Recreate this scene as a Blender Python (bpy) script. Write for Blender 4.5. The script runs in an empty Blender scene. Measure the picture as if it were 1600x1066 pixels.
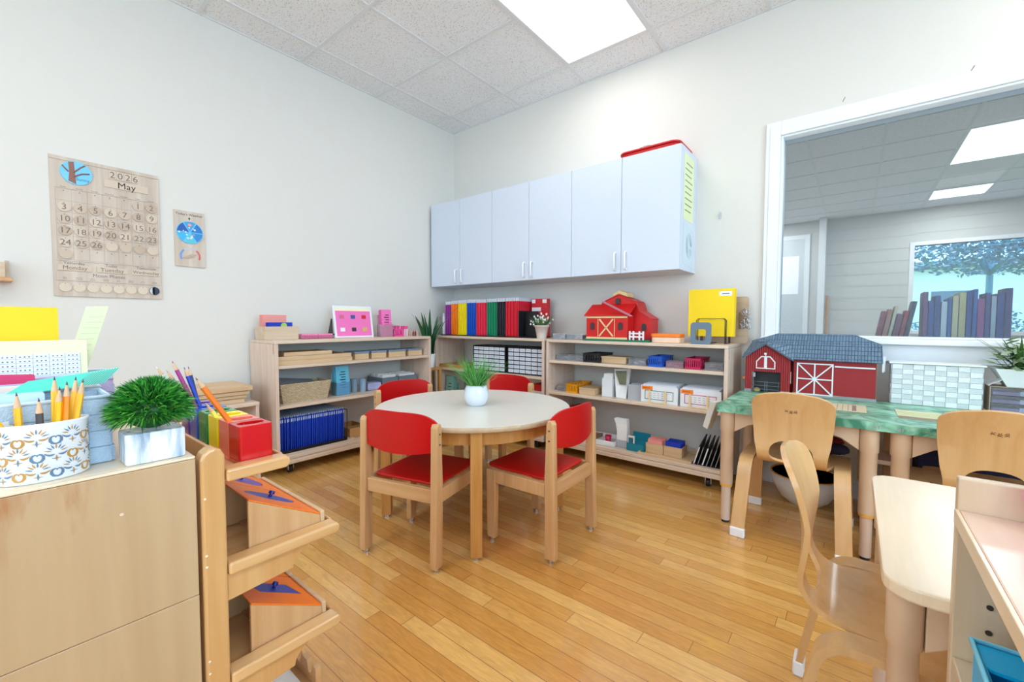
import bpy, bmesh, math, random
from mathutils import Vector, Matrix
random.seed(7)
PI = math.pi
SC = bpy.context.scene
COL = SC.collection

def S(r, g, b):
    f = lambda c: (c/255/12.92) if c/255 <= .04045 else ((c/255+.055)/1.055)**2.4
    return (f(r), f(g), f(b), 1.0)

# ------------------------------------------------------------------ camera
CAMH = .965
cd = bpy.data.cameras.new('camera'); cam = bpy.data.objects.new('camera', cd); COL.objects.link(cam)
cd.sensor_width = 36; cd.lens = 36*665.25/1600; cd.clip_start = .02; cd.clip_end = 200
yaw, pitch, roll = 2.2475, -.0446, .0031
Fw = Vector((math.cos(pitch)*math.cos(yaw), math.cos(pitch)*math.sin(yaw), math.sin(pitch)))
Rt = Vector((math.sin(yaw), -math.cos(yaw), 0)); Up = Rt.cross(Fw)
r2 = math.cos(roll)*Rt + math.sin(roll)*Up; u2 = -math.sin(roll)*Rt + math.cos(roll)*Up
mm = Matrix((r2, u2, -Fw)).transposed().to_4x4(); mm.translation = (3.1314, -2.9765, CAMH)
cam.matrix_world = mm
SC.camera = cam
# ------------------------------------------------------------------ world, exposure
w = bpy.data.worlds.new('sky'); SC.world = w; w.use_nodes = True
wn = w.node_tree.nodes; wl = w.node_tree.links
tc = wn.new('ShaderNodeTexCoord'); sx = wn.new('ShaderNodeSeparateXYZ'); wr = wn.new('ShaderNodeValToRGB')
wl.new(tc.outputs['Generated'], sx.inputs[0]); wl.new(sx.outputs['Z'], wr.inputs[0]); wl.new(wr.outputs[0], wn['Background'].inputs[0])
wr.color_ramp.elements[0].color = (.62, .86, 1, 1); wr.color_ramp.elements[1].color = (.35, .68, 1, 1)
wn['Background'].inputs[1].default_value = 7
vs = SC.view_settings
vs.view_transform = 'Standard'; vs.look = 'None'; vs.gamma = 1; vs.use_curve_mapping = False
vs.exposure = -0.98
SC.cycles.max_bounces = 8; SC.cycles.diffuse_bounces = 4; SC.cycles.glossy_bounces = 3
SC.cycles.transparent_max_bounces = 16; SC.cycles.transmission_bounces = 4
SC.cycles.sample_clamp_indirect = 6; SC.cycles.caustics_reflective = False; SC.cycles.caustics_refractive = False
SC.cycles.use_denoising = True

def area(name, loc, rot, sx_, sy_, power, col=(1, 1, 1)):
    l = bpy.data.lights.new(name, 'AREA'); l.shape = 'RECTANGLE'; l.size = sx_; l.size_y = sy_; l.energy = power; l.color = col
    o = bpy.data.objects.new(name, l); o.location = loc; o.rotation_euler = rot; COL.objects.link(o); return o
# added area lights: bluish fill from two assumed, unseen windows behind the camera
area('assumed_daylight_south', (2.6, -5.55, 1.6), (PI/2, 0, 0), 3.4, 1.7, 50, (.86, .93, 1))
area('assumed_daylight_east', (5.95, -2.9, 1.6), (PI/2, 0, PI/2), 3.0, 1.7, 150, (.56, .79, 1))
sun = bpy.data.lights.new('sun', 'SUN'); sun.energy = 8; sun.angle = .02; sun.color = (1, .96, .88)
so = bpy.data.objects.new('sun', sun); so.rotation_euler = (math.radians(35), 0, math.radians(200)); COL.objects.link(so)

# ------------------------------------------------------------------ mesh builder
class MB:
    def __init__(s): s.v = []; s.f = []; s.m = []; s.sm = []
    def add(s, vs_, fs, mi=0, M=None, smooth=False):
        n = len(s.v)
        for p in vs_:
            p = Vector(p)
            s.v.append(M @ p if M is not None else p)
        for f in fs: s.f.append(tuple(n+i for i in f)); s.m.append(mi); s.sm.append(smooth)
        return s
    def box(s, x0, x1, y0, y1, z0, z1, mi=0, M=None):
        v = [(x0,y0,z0),(x1,y0,z0),(x1,y1,z0),(x0,y1,z0),(x0,y0,z1),(x1,y0,z1),(x1,y1,z1),(x0,y1,z1)]
        return s.add(v, [(0,3,2,1),(4,5,6,7),(0,1,5,4),(1,2,6,5),(2,3,7,6),(3,0,4,7)], mi, M)
    def cyl(s, a, b, r0, r1=None, n=16, mi=0, smooth=True):
        a = Vector(a); b = Vector(b); r1 = r0 if r1 is None else r1
        d = (b-a).normalized(); t = Vector((0,0,1)) if abs(d.z) < .9 else Vector((1,0,0))
        u = d.cross(t).normalized(); w_ = d.cross(u)
        v = []
        for c, r in ((a, r0), (b, r1)):
            for i in range(n):
                an = 2*PI*i/n; v.append(c + u*math.cos(an)*r + w_*math.sin(an)*r)
        s.add(v, [(i, n+i, n+(i+1) % n, (i+1) % n) for i in range(n)], mi, None, smooth)
        s.add(v[:n], [tuple(range(n))], mi); s.add(v[n:], [tuple(reversed(range(n)))], mi)
        return s
    def tube(s, pts, r, n=8, mi=0, closed=False):
        pts = [Vector(p) for p in pts]; k = len(pts); v = []
        rr = r if isinstance(r, (list, tuple)) else [r]*k
        up = None
        for i, p in enumerate(pts):
            a = pts[(i-1) % k] if (closed or i > 0) else p; b = pts[(i+1) % k] if (closed or i < k-1) else p
            d = (b-a).normalized()
            if up is None:
                up = Vector((0,0,1)) if abs(d.z) < .9 else Vector((1,0,0))
            u = (up - d*up.dot(d)).normalized(); up = u; w_ = d.cross(u)
            for j in range(n):
                an = 2*PI*j/n; v.append(p + u*math.cos(an)*rr[i] + w_*math.sin(an)*rr[i])
        fs = []
        for i in range(k if closed else k-1):
            for j in range(n):
                a = i*n+j; b = i*n+(j+1) % n; c = ((i+1) % k)*n; fs.append((a, b, c+(j+1) % n, c+j))
        if not closed: fs += [tuple(reversed(range(n))), tuple(range((k-1)*n, k*n))]
        return s.add(v, fs, mi, None, True)
    def strip(s, prof, x0, x1, th, mi=0):
        """flat strip bent along a (y,z) path, as wide as x0..x1 and th thick"""
        P_ = [Vector((0, a, b)) for a, b in prof]; v = []
        for i, p in enumerate(P_):
            d = (P_[min(i+1, len(P_)-1)] - P_[max(i-1, 0)]).normalized(); nrm = Vector((0, -d.z, d.y))
            for x in (x0, x1):
                for sg in (.5, -.5):
                    q = p + nrm*th*sg; v.append((x, q.y, q.z))
        fs = []
        for i in range(len(P_)-1):
            a = i*4; b = a+4
            fs += [(a, a+2, b+2, b), (a+1, b+1, b+3, a+3), (a, b, b+1, a+1), (a+2, a+3, b+3, b+2)]
        e = (len(P_)-1)*4; fs += [(0, 1, 3, 2), (e, e+2, e+3, e+1)]
        return s.add(v, fs, mi)
    def prism(s, poly, axis, a0, a1, mi=0, M=None):
        def P3(p, a):
            return (a, p[0], p[1]) if axis == 'x' else ((p[0], a, p[1]) if axis == 'y' else (p[0], p[1], a))
        n = len(poly); v = [P3(p, a0) for p in poly] + [P3(p, a1) for p in poly]
        return s.add(v, [tuple(range(n)), tuple(reversed(range(n, 2*n)))] + [(i, n+i, n+(i+1) % n, (i+1) % n) for i in range(n)], mi, M)
    def lathe(s, prof, n=28, c=(0, 0), mi=0, sx=1, sy=1):
        v = []
        for r, z in prof:
            for i in range(n):
                a = 2*PI*i/n; v.append((c[0]+r*math.cos(a)*sx, c[1]+r*math.sin(a)*sy, z))
        fs = []
        for k in range(len(prof)-1):
            for i in range(n): fs.append((k*n+i, k*n+(i+1) % n, (k+1)*n+(i+1) % n, (k+1)*n+i))
        s.add(v, fs, mi, None, True)
        s.add(v[:n], [tuple(reversed(range(n)))], mi); s.add(v[-n:], [tuple(range(n))], mi)
        return s
    def ball(s, c, r, mi=0, n=12, sq=(1, 1, 1)):
        prof = [(max(1e-4, math.sin(PI*k/n))*r, -math.cos(PI*k/n)*r) for k in range(n+1)]
        v = []
        for rr, z in prof:
            for i in range(n*2):
                a = PI*i/n; v.append((c[0]+rr*math.cos(a)*sq[0], c[1]+rr*math.sin(a)*sq[1], c[2]+z*sq[2]))
        m = n*2; fs = [(k*m+i, k*m+(i+1) % m, (k+1)*m+(i+1) % m, (k+1)*m+i) for k in range(n) for i in range(m)]
        return s.add(v, fs, mi, None, True)
    def mesh(s, me, M=None, mi=0):
        return s.add([v.co.copy() for v in me.vertices], [tuple(p.vertices) for p in me.polygons], mi, M)
    def text(s, t, size, M, mi=0, ext=.0004, align='CENTER'):
        cu = bpy.data.curves.new('t', 'FONT'); cu.body = t; cu.size = size; cu.align_x = align; cu.align_y = 'CENTER'; cu.extrude = ext; cu.resolution_u = 3
        o = bpy.data.objects.new('t', cu); me = bpy.data.meshes.new_from_object(o)
        s.mesh(me, M, mi); bpy.data.objects.remove(o); bpy.data.curves.remove(cu); bpy.data.meshes.remove(me); return s
    def build(s, name, mats, parent=None, bevel=0, seg=2, smooth=False, loc=None, solid=0):
        me = bpy.data.meshes.new(name); me.from_pydata([tuple(v) for v in s.v], [], s.f)
        for m in (mats if isinstance(mats, (list, tuple)) else [mats]): me.materials.append(m)
        me.polygons.foreach_set('material_index', s.m)
        me.polygons.foreach_set('use_smooth', [smooth or x for x in s.sm]); me.update()
        o = bpy.data.objects.new(name, me); COL.objects.link(o)
        if parent is not None: o.parent = parent
        if loc is not None: o.location = loc
        if solid:
            q = o.modifiers.new('solid', 'SOLIDIFY'); q.thickness = solid; q.offset = 0
        if bevel:
            b = o.modifiers.new('bevel', 'BEVEL'); b.width = bevel; b.segments = seg; b.limit_method = 'ANGLE'; b.angle_limit = .7
        return o

def XZ(x, y, z): return Matrix.Translation((x, y, z)) @ Matrix.Rotation(PI/2, 4, 'X')          # writing that faces -Y
def tag(o, label, cat, group=None, kind=None):
    if label: o['label'] = label
    if cat: o['category'] = cat
    if group: o['group'] = group
    if kind: o['kind'] = kind
    return o
def thing(name, label, cat, loc=(0, 0, 0), rz=0, group=None):
    o = bpy.data.objects.new(name, None); o.empty_display_size = .05; COL.objects.link(o)
    o.location = loc; o.rotation_euler = (0, 0, rz); return tag(o, label, cat, group)
def solo(name, mb, mats, label, cat, loc=(0, 0, 0), rz=0, group=None, bevel=0, rot=None, **k):
    o = mb.build(name, mats, None, bevel, **k); o.location = loc; o.rotation_euler = rot or (0, 0, rz)
    return tag(o, label, cat, group)
def struct(name, mb, mats, bevel=0):
    o = mb.build(name, mats, None, bevel); o['kind'] = 'structure'; return o
def kids(o): return [c for c in COL.objects if c.parent == o]
def dup(root, loc, rz=None, label=None, rot=None):
    r = root.copy(); COL.objects.link(r); r.location = loc
    if rot: r.rotation_euler = rot
    elif rz is not None: r.rotation_euler = (0, 0, rz)
    if label: r['label'] = label
    for ch in kids(root):
        c = ch.copy(); COL.objects.link(c); c.parent = r
        for g in kids(ch):
            d = g.copy(); COL.objects.link(d); d.parent = c
    return r

# ------------------------------------------------------------------ materials
MT = {}
def mat(name, col, rough=.5, metal=0, coat=0, var=.0, bump=0, bscale=200, spec=.5, alpha=1):
    if name in MT: return MT[name]
    m = bpy.data.materials.new(name); m.use_nodes = True; N = m.node_tree.nodes; L = m.node_tree.links; b = N['Principled BSDF']
    b.inputs['Base Color'].default_value = col; b.inputs['Roughness'].default_value = rough; b.inputs['Metallic'].default_value = metal
    b.inputs['Coat Weight'].default_value = coat; b.inputs['Specular IOR Level'].default_value = spec; b.inputs['Alpha'].default_value = alpha
    t = N.new('ShaderNodeTexCoord'); n = N.new('ShaderNodeTexNoise'); n.inputs['Scale'].default_value = 14; L.new(t.outputs['Object'], n.inputs['Vector'])
    v = N.new('ShaderNodeMapRange'); v.inputs[3].default_value = 1-(var or .03); v.inputs[4].default_value = 1+(var or .03); L.new(n.outputs[0], v.inputs[0])
    h = N.new('ShaderNodeHueSaturation'); h.inputs['Color'].default_value = col; L.new(v.outputs[0], h.inputs['Value']); L.new(h.outputs[0], b.inputs['Base Color'])
    if bump:
        n2 = N.new('ShaderNodeTexNoise'); n2.inputs['Scale'].default_value = bscale; L.new(t.outputs['Object'], n2.inputs['Vector'])
        bp = N.new('ShaderNodeBump'); bp.inputs['Strength'].default_value = bump; bp.inputs['Distance'].default_value = .002; L.new(n2.outputs[0], bp.inputs['Height']); L.new(bp.outputs[0], b.inputs['Normal'])
    MT[name] = m; return m
def wood(name, c1, c2, axis='z', rough=.4, coat=.15, scale=1.0):
    if name in MT: return MT[name]
    m = bpy.data.materials.new(name); m.use_nodes = True; N = m.node_tree.nodes; L = m.node_tree.links; b = N['Principled BSDF']
    t = N.new('ShaderNodeTexCoord'); mp = N.new('ShaderNodeMapping'); sc = {'x': (1.6, 22, 22), 'y': (22, 1.6, 22), 'z': (22, 22, 1.6)}[axis]
    mp.inputs['Scale'].default_value = [a*scale for a in sc]; L.new(t.outputs['Object'], mp.inputs[0])
    n = N.new('ShaderNodeTexNoise'); n.inputs['Scale'].default_value = 1.5; n.inputs['Detail'].default_value = 5; n.inputs['Distortion'].default_value = .6; L.new(mp.outputs[0], n.inputs['Vector'])
    n2 = N.new('ShaderNodeTexNoise'); n2.inputs['Scale'].default_value = 9; n2.inputs['Detail'].default_value = 3; L.new(mp.outputs[0], n2.inputs['Vector'])
    r = N.new('ShaderNodeValToRGB'); r.color_ramp.elements[0].position = .3; r.color_ramp.elements[1].position = .7; r.color_ramp.elements[0].color = c1; r.color_ramp.elements[1].color = c2
    L.new(n.outputs[0], r.inputs[0])
    v = N.new('ShaderNodeMapRange'); v.inputs[3].default_value = .93; v.inputs[4].default_value = 1.06; L.new(n2.outputs[0], v.inputs[0])
    h = N.new('ShaderNodeHueSaturation'); L.new(r.outputs[0], h.inputs['Color']); L.new(v.outputs[0], h.inputs['Value']); L.new(h.outputs[0], b.inputs['Base Color'])
    b.inputs['Roughness'].default_value = rough; b.inputs['Coat Weight'].default_value = coat; b.inputs['Coat Roughness'].default_value = .2
    MT[name] = m; return m
def emis(name, col, st):
    m = bpy.data.materials.new(name); m.use_nodes = True; b = m.node_tree.nodes['Principled BSDF']
    b.inputs['Base Color'].default_value = (.8, .8, .8, 1); b.inputs['Emission Color'].default_value = col; b.inputs['Emission Strength'].default_value = st; return m
def clear(name, tint, amt=.2, rough=.1):
    m = bpy.data.materials.new(name); m.use_nodes = True; N = m.node_tree.nodes; L = m.node_tree.links; out = N['Material Output']; N.remove(N['Principled BSDF'])
    a = N.new('ShaderNodeBsdfTransparent'); a.inputs[0].default_value = tint
    g = N.new('ShaderNodeBsdfPrincipled'); g.inputs['Base Color'].default_value = tint; g.inputs['Roughness'].default_value = rough
    x = N.new('ShaderNodeMixShader'); fr = N.new('ShaderNodeFresnel'); fr.inputs[0].default_value = 1.45
    ad = N.new('ShaderNodeMath'); ad.operation = 'ADD'; ad.inputs[1].default_value = amt; ad.use_clamp = True
    L.new(fr.outputs[0], ad.inputs[0]); L.new(ad.outputs[0], x.inputs[0]); L.new(a.outputs[0], x.inputs[1]); L.new(g.outputs[0], x.inputs[2]); L.new(x.outputs[0], out.inputs[0])
    return m

WALL = mat('wall_paint', S(226, 223, 217), .75, bump=.15, bscale=60, var=.012)
WHITE_TRIM = mat('white_trim', S(240, 243, 246), .45)
PALE = wood('pale_birch', S(216, 188, 168), S(232, 208, 190), 'z', .4)
PALEX = wood('pale_birch_long', S(214, 189, 166), S(231, 210, 189), 'x', .4)
BEECH = wood('beech', S(200, 152, 102), S(218, 174, 126), 'z', .38)
BEECHX = wood('beech_rail', S(200, 152, 102), S(218, 174, 126), 'x', .38)
AMBER = wood('amber_oak', S(192, 132, 66), S(210, 154, 88), 'z', .35)
MAPLE = wood('maple', S(222, 178, 126), S(232, 194, 144), 'z', .3, .3, .6)
PANEL = wood('birch_panel', S(180, 146, 106), S(196, 166, 128), 'z', .45, 0, .35)
RACKW = wood('rack_beech', S(204, 152, 94), S(218, 172, 116), 'z', .25, .4, .7)
RACKY = wood('rack_beech_rail', S(208, 158, 102), S(224, 180, 126), 'y', .25, .4, .7)
BOXW = wood('box_wood', S(208, 172, 130), S(224, 192, 152), 'x', .5, 0)
RAWBOX = wood('raw_box_wood', S(206, 180, 152), S(222, 200, 176), 'x', .55, 0)
LAMI = wood('light_laminate', S(232, 206, 172), S(240, 220, 192), 'y', .3, .2, .5)
SHELFW = wood('plywood_shelf', S(208, 184, 154), S(224, 204, 178), 'y', .35, .2, .5)
PINKW = wood('pinkish_birch', S(222, 190, 168), S(232, 204, 184), 'y', .3, .3, .5)
CHW = wood('bent_ply', S(208, 160, 104), S(222, 178, 124), 'z', .3, .3, .6)
CALW = wood('calendar_wood', S(196, 178, 162), S(218, 204, 190), 'z', .6, 0, .6)
TAN = mat('tan_plastic', S(218, 188, 158), .4)
RED = mat('red_vinyl', S(196, 2, 10), .36)
RED2 = mat('red_paint', S(205, 22, 26), .4)
BLACK = mat('black_plastic', S(22, 22, 26), .4)
DARK = mat('dark_grey', S(52, 50, 52), .5)
CHROME = mat('chrome', S(200, 200, 205), .2, 1)
WHITE = mat('white_plastic', S(238, 240, 244), .4)
PAPER = mat('paper', S(244, 244, 242), .8)
CREAM = mat('cream_card', S(248, 240, 200), .8)
YEL = mat('yellow_card', S(255, 216, 8), .6)
YEL2 = mat('yellow_plastic', S(250, 218, 10), .4)
BLUE = mat('royal_blue', S(16, 60, 190), .4)
NAVY = mat('folder_blue', S(8, 60, 190), .5)
GREEN = mat('green_plastic', S(0, 130, 72), .4)
ORANGE = mat('orange_plastic', S(250, 130, 30), .4)
PINK = mat('pink_card', S(246, 120, 190), .6)
HOTP = mat('hot_pink', S(240, 70, 150), .5)
SALMON = mat('salmon_card', S(246, 160, 150), .7)
MAGENTA = mat('magenta_plastic', S(200, 20, 80), .4)
PURPLE = mat('purple_cover', S(150, 50, 150), .5)
TEAL = mat('teal_card', S(60, 180, 190), .5)
LBLUE = mat('light_blue_card', S(110, 205, 235), .6)
GREY = mat('grey_metal', S(120, 134, 146), .4, .3)
GREYB = mat('grey_blue_plastic', S(140, 165, 185), .5)
INK = mat('ink', S(40, 38, 42), .7)
INKG = mat('faint_ink', S(120, 112, 106), .8)
LEAF = mat('grass_leaf', S(52, 140, 44), .5, var=.3)
LEAF2 = mat('pale_grass_leaf', S(110, 185, 90), .5, var=.25)
LEAFD = mat('dark_leaf', S(30, 84, 44), .45, var=.3)
LEAFV = mat('variegated_leaf', S(172, 190, 152), .5, var=.35)
CLEAR = clear('clear_plastic', (.93, .94, .97, 1), .12)
CLEARP = clear('clear_pink_plastic', (.96, .75, .84, 1), .2)
CLEARB = clear('clear_blue_plastic', (.5, .84, .95, 1), .2)
GLASS = clear('window_glass', (.90, .95, .98, 1), .0, .02)

# floor
def floor_mat():
    m = bpy.data.materials.new('oak_strip_floor'); m.use_nodes = True; N = m.node_tree.nodes; L = m.node_tree.links; b = N['Principled BSDF']
    t = N.new('ShaderNodeTexCoord'); s = N.new('ShaderNodeSeparateXYZ'); L.new(t.outputs['Object'], s.inputs[0])
    W = .0572
    def M_(op, a, b_=None, c=None):
        q = N.new('ShaderNodeMath'); q.operation = op
        for i, z in enumerate((a, b_, c)):
            if z is None: continue
            if isinstance(z, (int, float)): q.inputs[i].default_value = z
            else: L.new(z, q.inputs[i])
        return q.outputs[0]
    yr = M_('DIVIDE', s.outputs['Y'], W); row = M_('FLOOR', yr); fy = M_('SUBTRACT', yr, row)
    wn1 = N.new('ShaderNodeTexWhiteNoise'); wn1.noise_dimensions = '1D'; L.new(row, wn1.inputs['W'])
    xs = M_('DIVIDE', M_('ADD', s.outputs['X'], M_('MULTIPLY', wn1.outputs['Value'], 7.3)), .95); cx = M_('FLOOR', xs); fx = M_('SUBTRACT', xs, cx)
    cb = N.new('ShaderNodeCombineXYZ'); L.new(cx, cb.inputs[0]); L.new(row, cb.inputs[1])
    wn2 = N.new('ShaderNodeTexWhiteNoise'); wn2.noise_dimensions = '3D'; L.new(cb.outputs[0], wn2.inputs['Vector'])
    r = N.new('ShaderNodeValToRGB'); cr = r.color_ramp; cr.elements[0].position = 0; cr.elements[1].position = 1
    cr.elements[0].color = S(208, 148, 74); cr.elements[1].color = S(230, 180, 106); e = cr.elements.new(.55); e.color = S(217, 160, 84)
    L.new(wn2.outputs['Value'], r.inputs[0])
    mp = N.new('ShaderNodeMapping'); mp.inputs['Scale'].default_value = (9, 55, 1); L.new(t.outputs['Object'], mp.inputs[0])
    ad = N.new('ShaderNodeVectorMath'); ad.operation = 'ADD'; L.new(mp.outputs[0], ad.inputs[0]); L.new(wn2.outputs['Color'], ad.inputs[1])
    n = N.new('ShaderNodeTexNoise'); n.inputs['Scale'].default_value = 1.6; n.inputs['Detail'].default_value = 6; n.inputs['Distortion'].default_value = 1; L.new(ad.outputs[0], n.inputs['Vector'])
    v = N.new('ShaderNodeMapRange'); v.inputs[1].default_value = .3; v.inputs[2].default_value = .7; v.inputs[3].default_value = .86; v.inputs[4].default_value = 1.1; L.new(n.outputs[0], v.inputs[0])
    h = N.new('ShaderNodeHueSaturation'); L.new(r.outputs[0], h.inputs['Color']); L.new(v.outputs[0], h.inputs['Value'])
    g1 = M_('LESS_THAN', fy, .035); g2 = M_('LESS_THAN', fx, .002); g = M_('MULTIPLY', M_('MAXIMUM', g1, g2), .75)
    mx = N.new('ShaderNodeMix'); mx.data_type = 'RGBA'; L.new(g, mx.inputs[0]); L.new(h.outputs[0], mx.inputs[6]); mx.inputs[7].default_value = S(110, 66, 30)
    L.new(mx.outputs[2], b.inputs['Base Color'])
    n3 = N.new('ShaderNodeTexNoise'); n3.inputs['Scale'].default_value = 3; L.new(t.outputs['Object'], n3.inputs['Vector'])
    v3 = N.new('ShaderNodeMapRange'); v3.inputs[3].default_value = .2; v3.inputs[4].default_value = .27; L.new(n3.outputs[0], v3.inputs[0]); L.new(v3.outputs[0], b.inputs['Roughness'])
    b.inputs['Coat Weight'].default_value = .6; b.inputs['Coat Roughness'].default_value = .12
    bp = N.new('ShaderNodeBump'); bp.inputs['Strength'].default_value = .12; bp.inputs['Distance'].default_value = .001; bp.invert = True; L.new(g, bp.inputs['Height']); L.new(bp.outputs[0], b.inputs['Normal'])
    return m
def tile_mat():
    m = bpy.data.materials.new('ceiling_tile'); m.use_nodes = True; N = m.node_tree.nodes; L = m.node_tree.links; b = N['Principled BSDF']
    t = N.new('ShaderNodeTexCoord'); n = N.new('ShaderNodeTexNoise'); n.inputs['Scale'].default_value = 120; n.inputs['Detail'].default_value = 2; L.new(t.outputs['Object'], n.inputs['Vector'])
    r = N.new('ShaderNodeValToRGB'); r.color_ramp.elements[0].position = .34; r.color_ramp.elements[0].color = S(196, 198, 201); r.color_ramp.elements[1].position = .42; r.color_ramp.elements[1].color = S(240, 241, 243)
    L.new(n.outputs[0], r.inputs[0]); L.new(r.outputs[0], b.inputs['Base Color']); b.inputs['Roughness'].default_value = .9
    return m
FLOOR = floor_mat(); TILE = tile_mat()

# ------------------------------------------------------------------ room shell
X1, Y0, H = 6.0, -5.6, 2.81
BX1, BY1 = 7.5, 6.55
struct('floor', MB().box(-.12, X1, Y0, .0, -.08, 0), FLOOR)
struct('floor_beyond', MB().box(-.12, BX1, .0, BY1, -.08, 0), mat('far_floor', S(180, 176, 170), .5))
struct('wall_left', MB().box(-.12, 0, Y0, 0, 0, H+.3), WALL)
WX0, WX1, WZ0, WZ1 = 2.765, 5.3, .885, 2.058       # inner opening of the observation window
struct('wall_right', MB().box(-.12, WX0, 0, .12, 0, H+.3).box(WX1, BX1, 0, .12, 0, H+.3).box(WX0, WX1, 0, .12, 0, WZ0).box(WX0, WX1, 0, .12, WZ1, H+.3), WALL)
struct('wall_south', MB().box(-.12, .8, Y0-.12, Y0, 0, H+.3).box(4.4, X1+.12, Y0-.12, Y0, 0, H+.3).box(.8, 4.4, Y0-.12, Y0, 0, .75).box(.8, 4.4, Y0-.12, Y0, 2.5, H+.3), WALL)  # opening cut for the assumed south window
struct('wall_east', MB().box(X1, X1+.12, Y0, -4.5, 0, H+.3).box(X1, X1+.12, -1.4, 0, 0, H+.3).box(X1, X1+.12, -4.5, -1.4, 0, .75).box(X1, X1+.12, -4.5, -1.4, 2.5, H+.3), WALL)  # opening cut for the assumed east window
struct('baseboard_left', MB().box(0, .012, Y0, 0, 0, .1), WHITE_TRIM, .002)
struct('baseboard_right', MB().box(.012, X1, -.012, 0, 0, .1), WHITE_TRIM, .002)

def ceiling(name, x0, x1, y0, y1, fixtures, gx, gy):
    """suspended ceiling: tiles on a grid of T bars, fixtures let in"""
    T = .61; mb = MB()
    xs = sorted({x0, x1} | {gx+T*i for i in range(-10, 30) if x0 < gx+T*i < x1}); ys = sorted({y0, y1} | {gy+T*i for i in range(-30, 30) if y0 < gy+T*i < y1})
    for i in range(len(xs)-1):
        for j in range(len(ys)-1):
            cx_, cy_ = (xs[i]+xs[i+1])/2, (ys[j]+ys[j+1])/2
            if any(a < cx_ < b and c < cy_ < d for a, b, c, d in fixtures): continue
            mb.box(xs[i], xs[i+1], ys[j], ys[j+1], H+.004, H+.02)
    struct(name, mb, TILE)
    g = MB(); GW = .011
    inn = lambda x, y: any(a+.02 < x < b-.02 and c+.02 < y < d-.02 for a, b, c, d in fixtures)
    for x in xs:
        for j in range(len(ys)-1):
            if not inn(x, (ys[j]+ys[j+1])/2): g.box(max(x0, x-GW), min(x1, x+GW), ys[j], ys[j+1], H-.002, H+.004)
    for y in ys:
        for i in range(len(xs)-1):
            if not inn((xs[i]+xs[i+1])/2, y): g.box(xs[i], xs[i+1], max(y0, y-GW), min(y1, y+GW), H-.0015, H+.0035)
    return g
GXo, GYo = .2457, -.2725
fix = [(GXo+.61*2, GXo+.61*3, GYo-1.22, GYo), (GXo+.61*2, GXo+.61*3, GYo-.61*6, GYo-.61*4), (GXo+.61*6, GXo+.61*7, GYo-1.22, GYo), (GXo+.61*6, GXo+.61*7, GYo-.61*6, GYo-.61*4),
       (GXo+.61*2, GXo+.61*3, GYo-.61*8.0, GYo-.61*7.0+.0), (GXo+.61*6, GXo+.61*7, GYo-.61*8, GYo-.61*7)]
struct('trim_1', ceiling('ceiling', 0, X1, Y0, 0, fix, GXo, GYo), mat('grid_paint', S(226, 228, 230), .5))
GX2, GY2 = 2.70-.61*4, .12+.5
fb = [(3.92, 4.53, 2.95, 4.17), (3.92, 4.53, 5.2, 6.42), (1.48, 2.09, 5.2, 6.42), (1.48, 2.09, 2.95, 4.17)]
GY2 = 2.95-.61*4
fb = [(2.70+.61*2, 2.70+.61*3, 2.95, 4.17), (2.70+.61*2, 2.70+.61*3, 5.39-.0, 6.0), (2.70-.61*2, 2.70-.61, 5.39, 6.0), (2.70-.61*2, 2.70-.61, 2.95, 4.17)]
struct('trim_2', ceiling('ceiling_beyond', 0, BX1, .12, BY1, fb, GX2, GY2), MT['grid_paint'])
LAMP = emis('fixture_diffuser', (1, .985, .96, 1), 3.2)
def fixture(f, label, power):
    x0, x1, y0, y1 = f; t = thing('ceiling_light', label, 'ceiling light', ((x0+x1)/2, (y0+y1)/2, H), 0)
    hx, hy = (x1-x0)/2, (y1-y0)/2
    fr = MB()
    for a in ((-hx, hx, -hy, -hy+.022), (-hx, hx, hy-.022, hy), (-hx, -hx+.022, -hy+.022, hy-.022), (hx-.022, hx, -hy+.022, hy-.022)): fr.box(*a, -.003, .012)
    fr.box(-hx, hx, -hy, hy, .08, .09)
    for a in ((-hx, hx, -hy, -hy+.004), (-hx, hx, hy-.004, hy), (-hx, -hx+.004, -hy+.004, hy-.004), (hx-.004, hx, -hy+.004, hy-.004)): fr.box(*a, .012, .08)
    fr.build('light_frame', MT['grid_paint'], t)
    MB().box(-hx+.022, hx-.022, -hy+.022, hy-.022, .003, .008).build('diffuser', LAMP, t)
    l = bpy.data.lights.new('lamp', 'AREA'); l.shape = 'RECTANGLE'; l.size = 2*hx-.06; l.size_y = 2*hy-.06; l.energy = power; l.color = (1, .96, .91)
    o = bpy.data.objects.new('lamp', l); o.parent = t; o.location = (0, 0, -.006); COL.objects.link(o)
fixture(fix[0], 'bright recessed rectangular ceiling light above the round table', 13)
for k, n in zip(range(1, 6), ('ceiling light above the left foreground cabinet', 'ceiling light over the window end of the room', 'ceiling light behind the camera on the right', 'rear left ceiling light', 'rear right ceiling light')):  # out-of-view fixtures, added as fill light
    fixture(fix[k], 'added unseen recessed '+n, 20)
fixture(fb[0], 'larger glowing ceiling light seen through the observation window', 60)
fixture(fb[1], 'smaller far glowing ceiling light seen through the observation window', 40)
fixture(fb[2], 'ceiling light at the left edge of the observation window glass', 40)
fixture(fb[3], 'added ceiling light of the room beyond, hidden left of the window', 60)  # unseen lamp, added alongside the three visible ones

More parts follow.
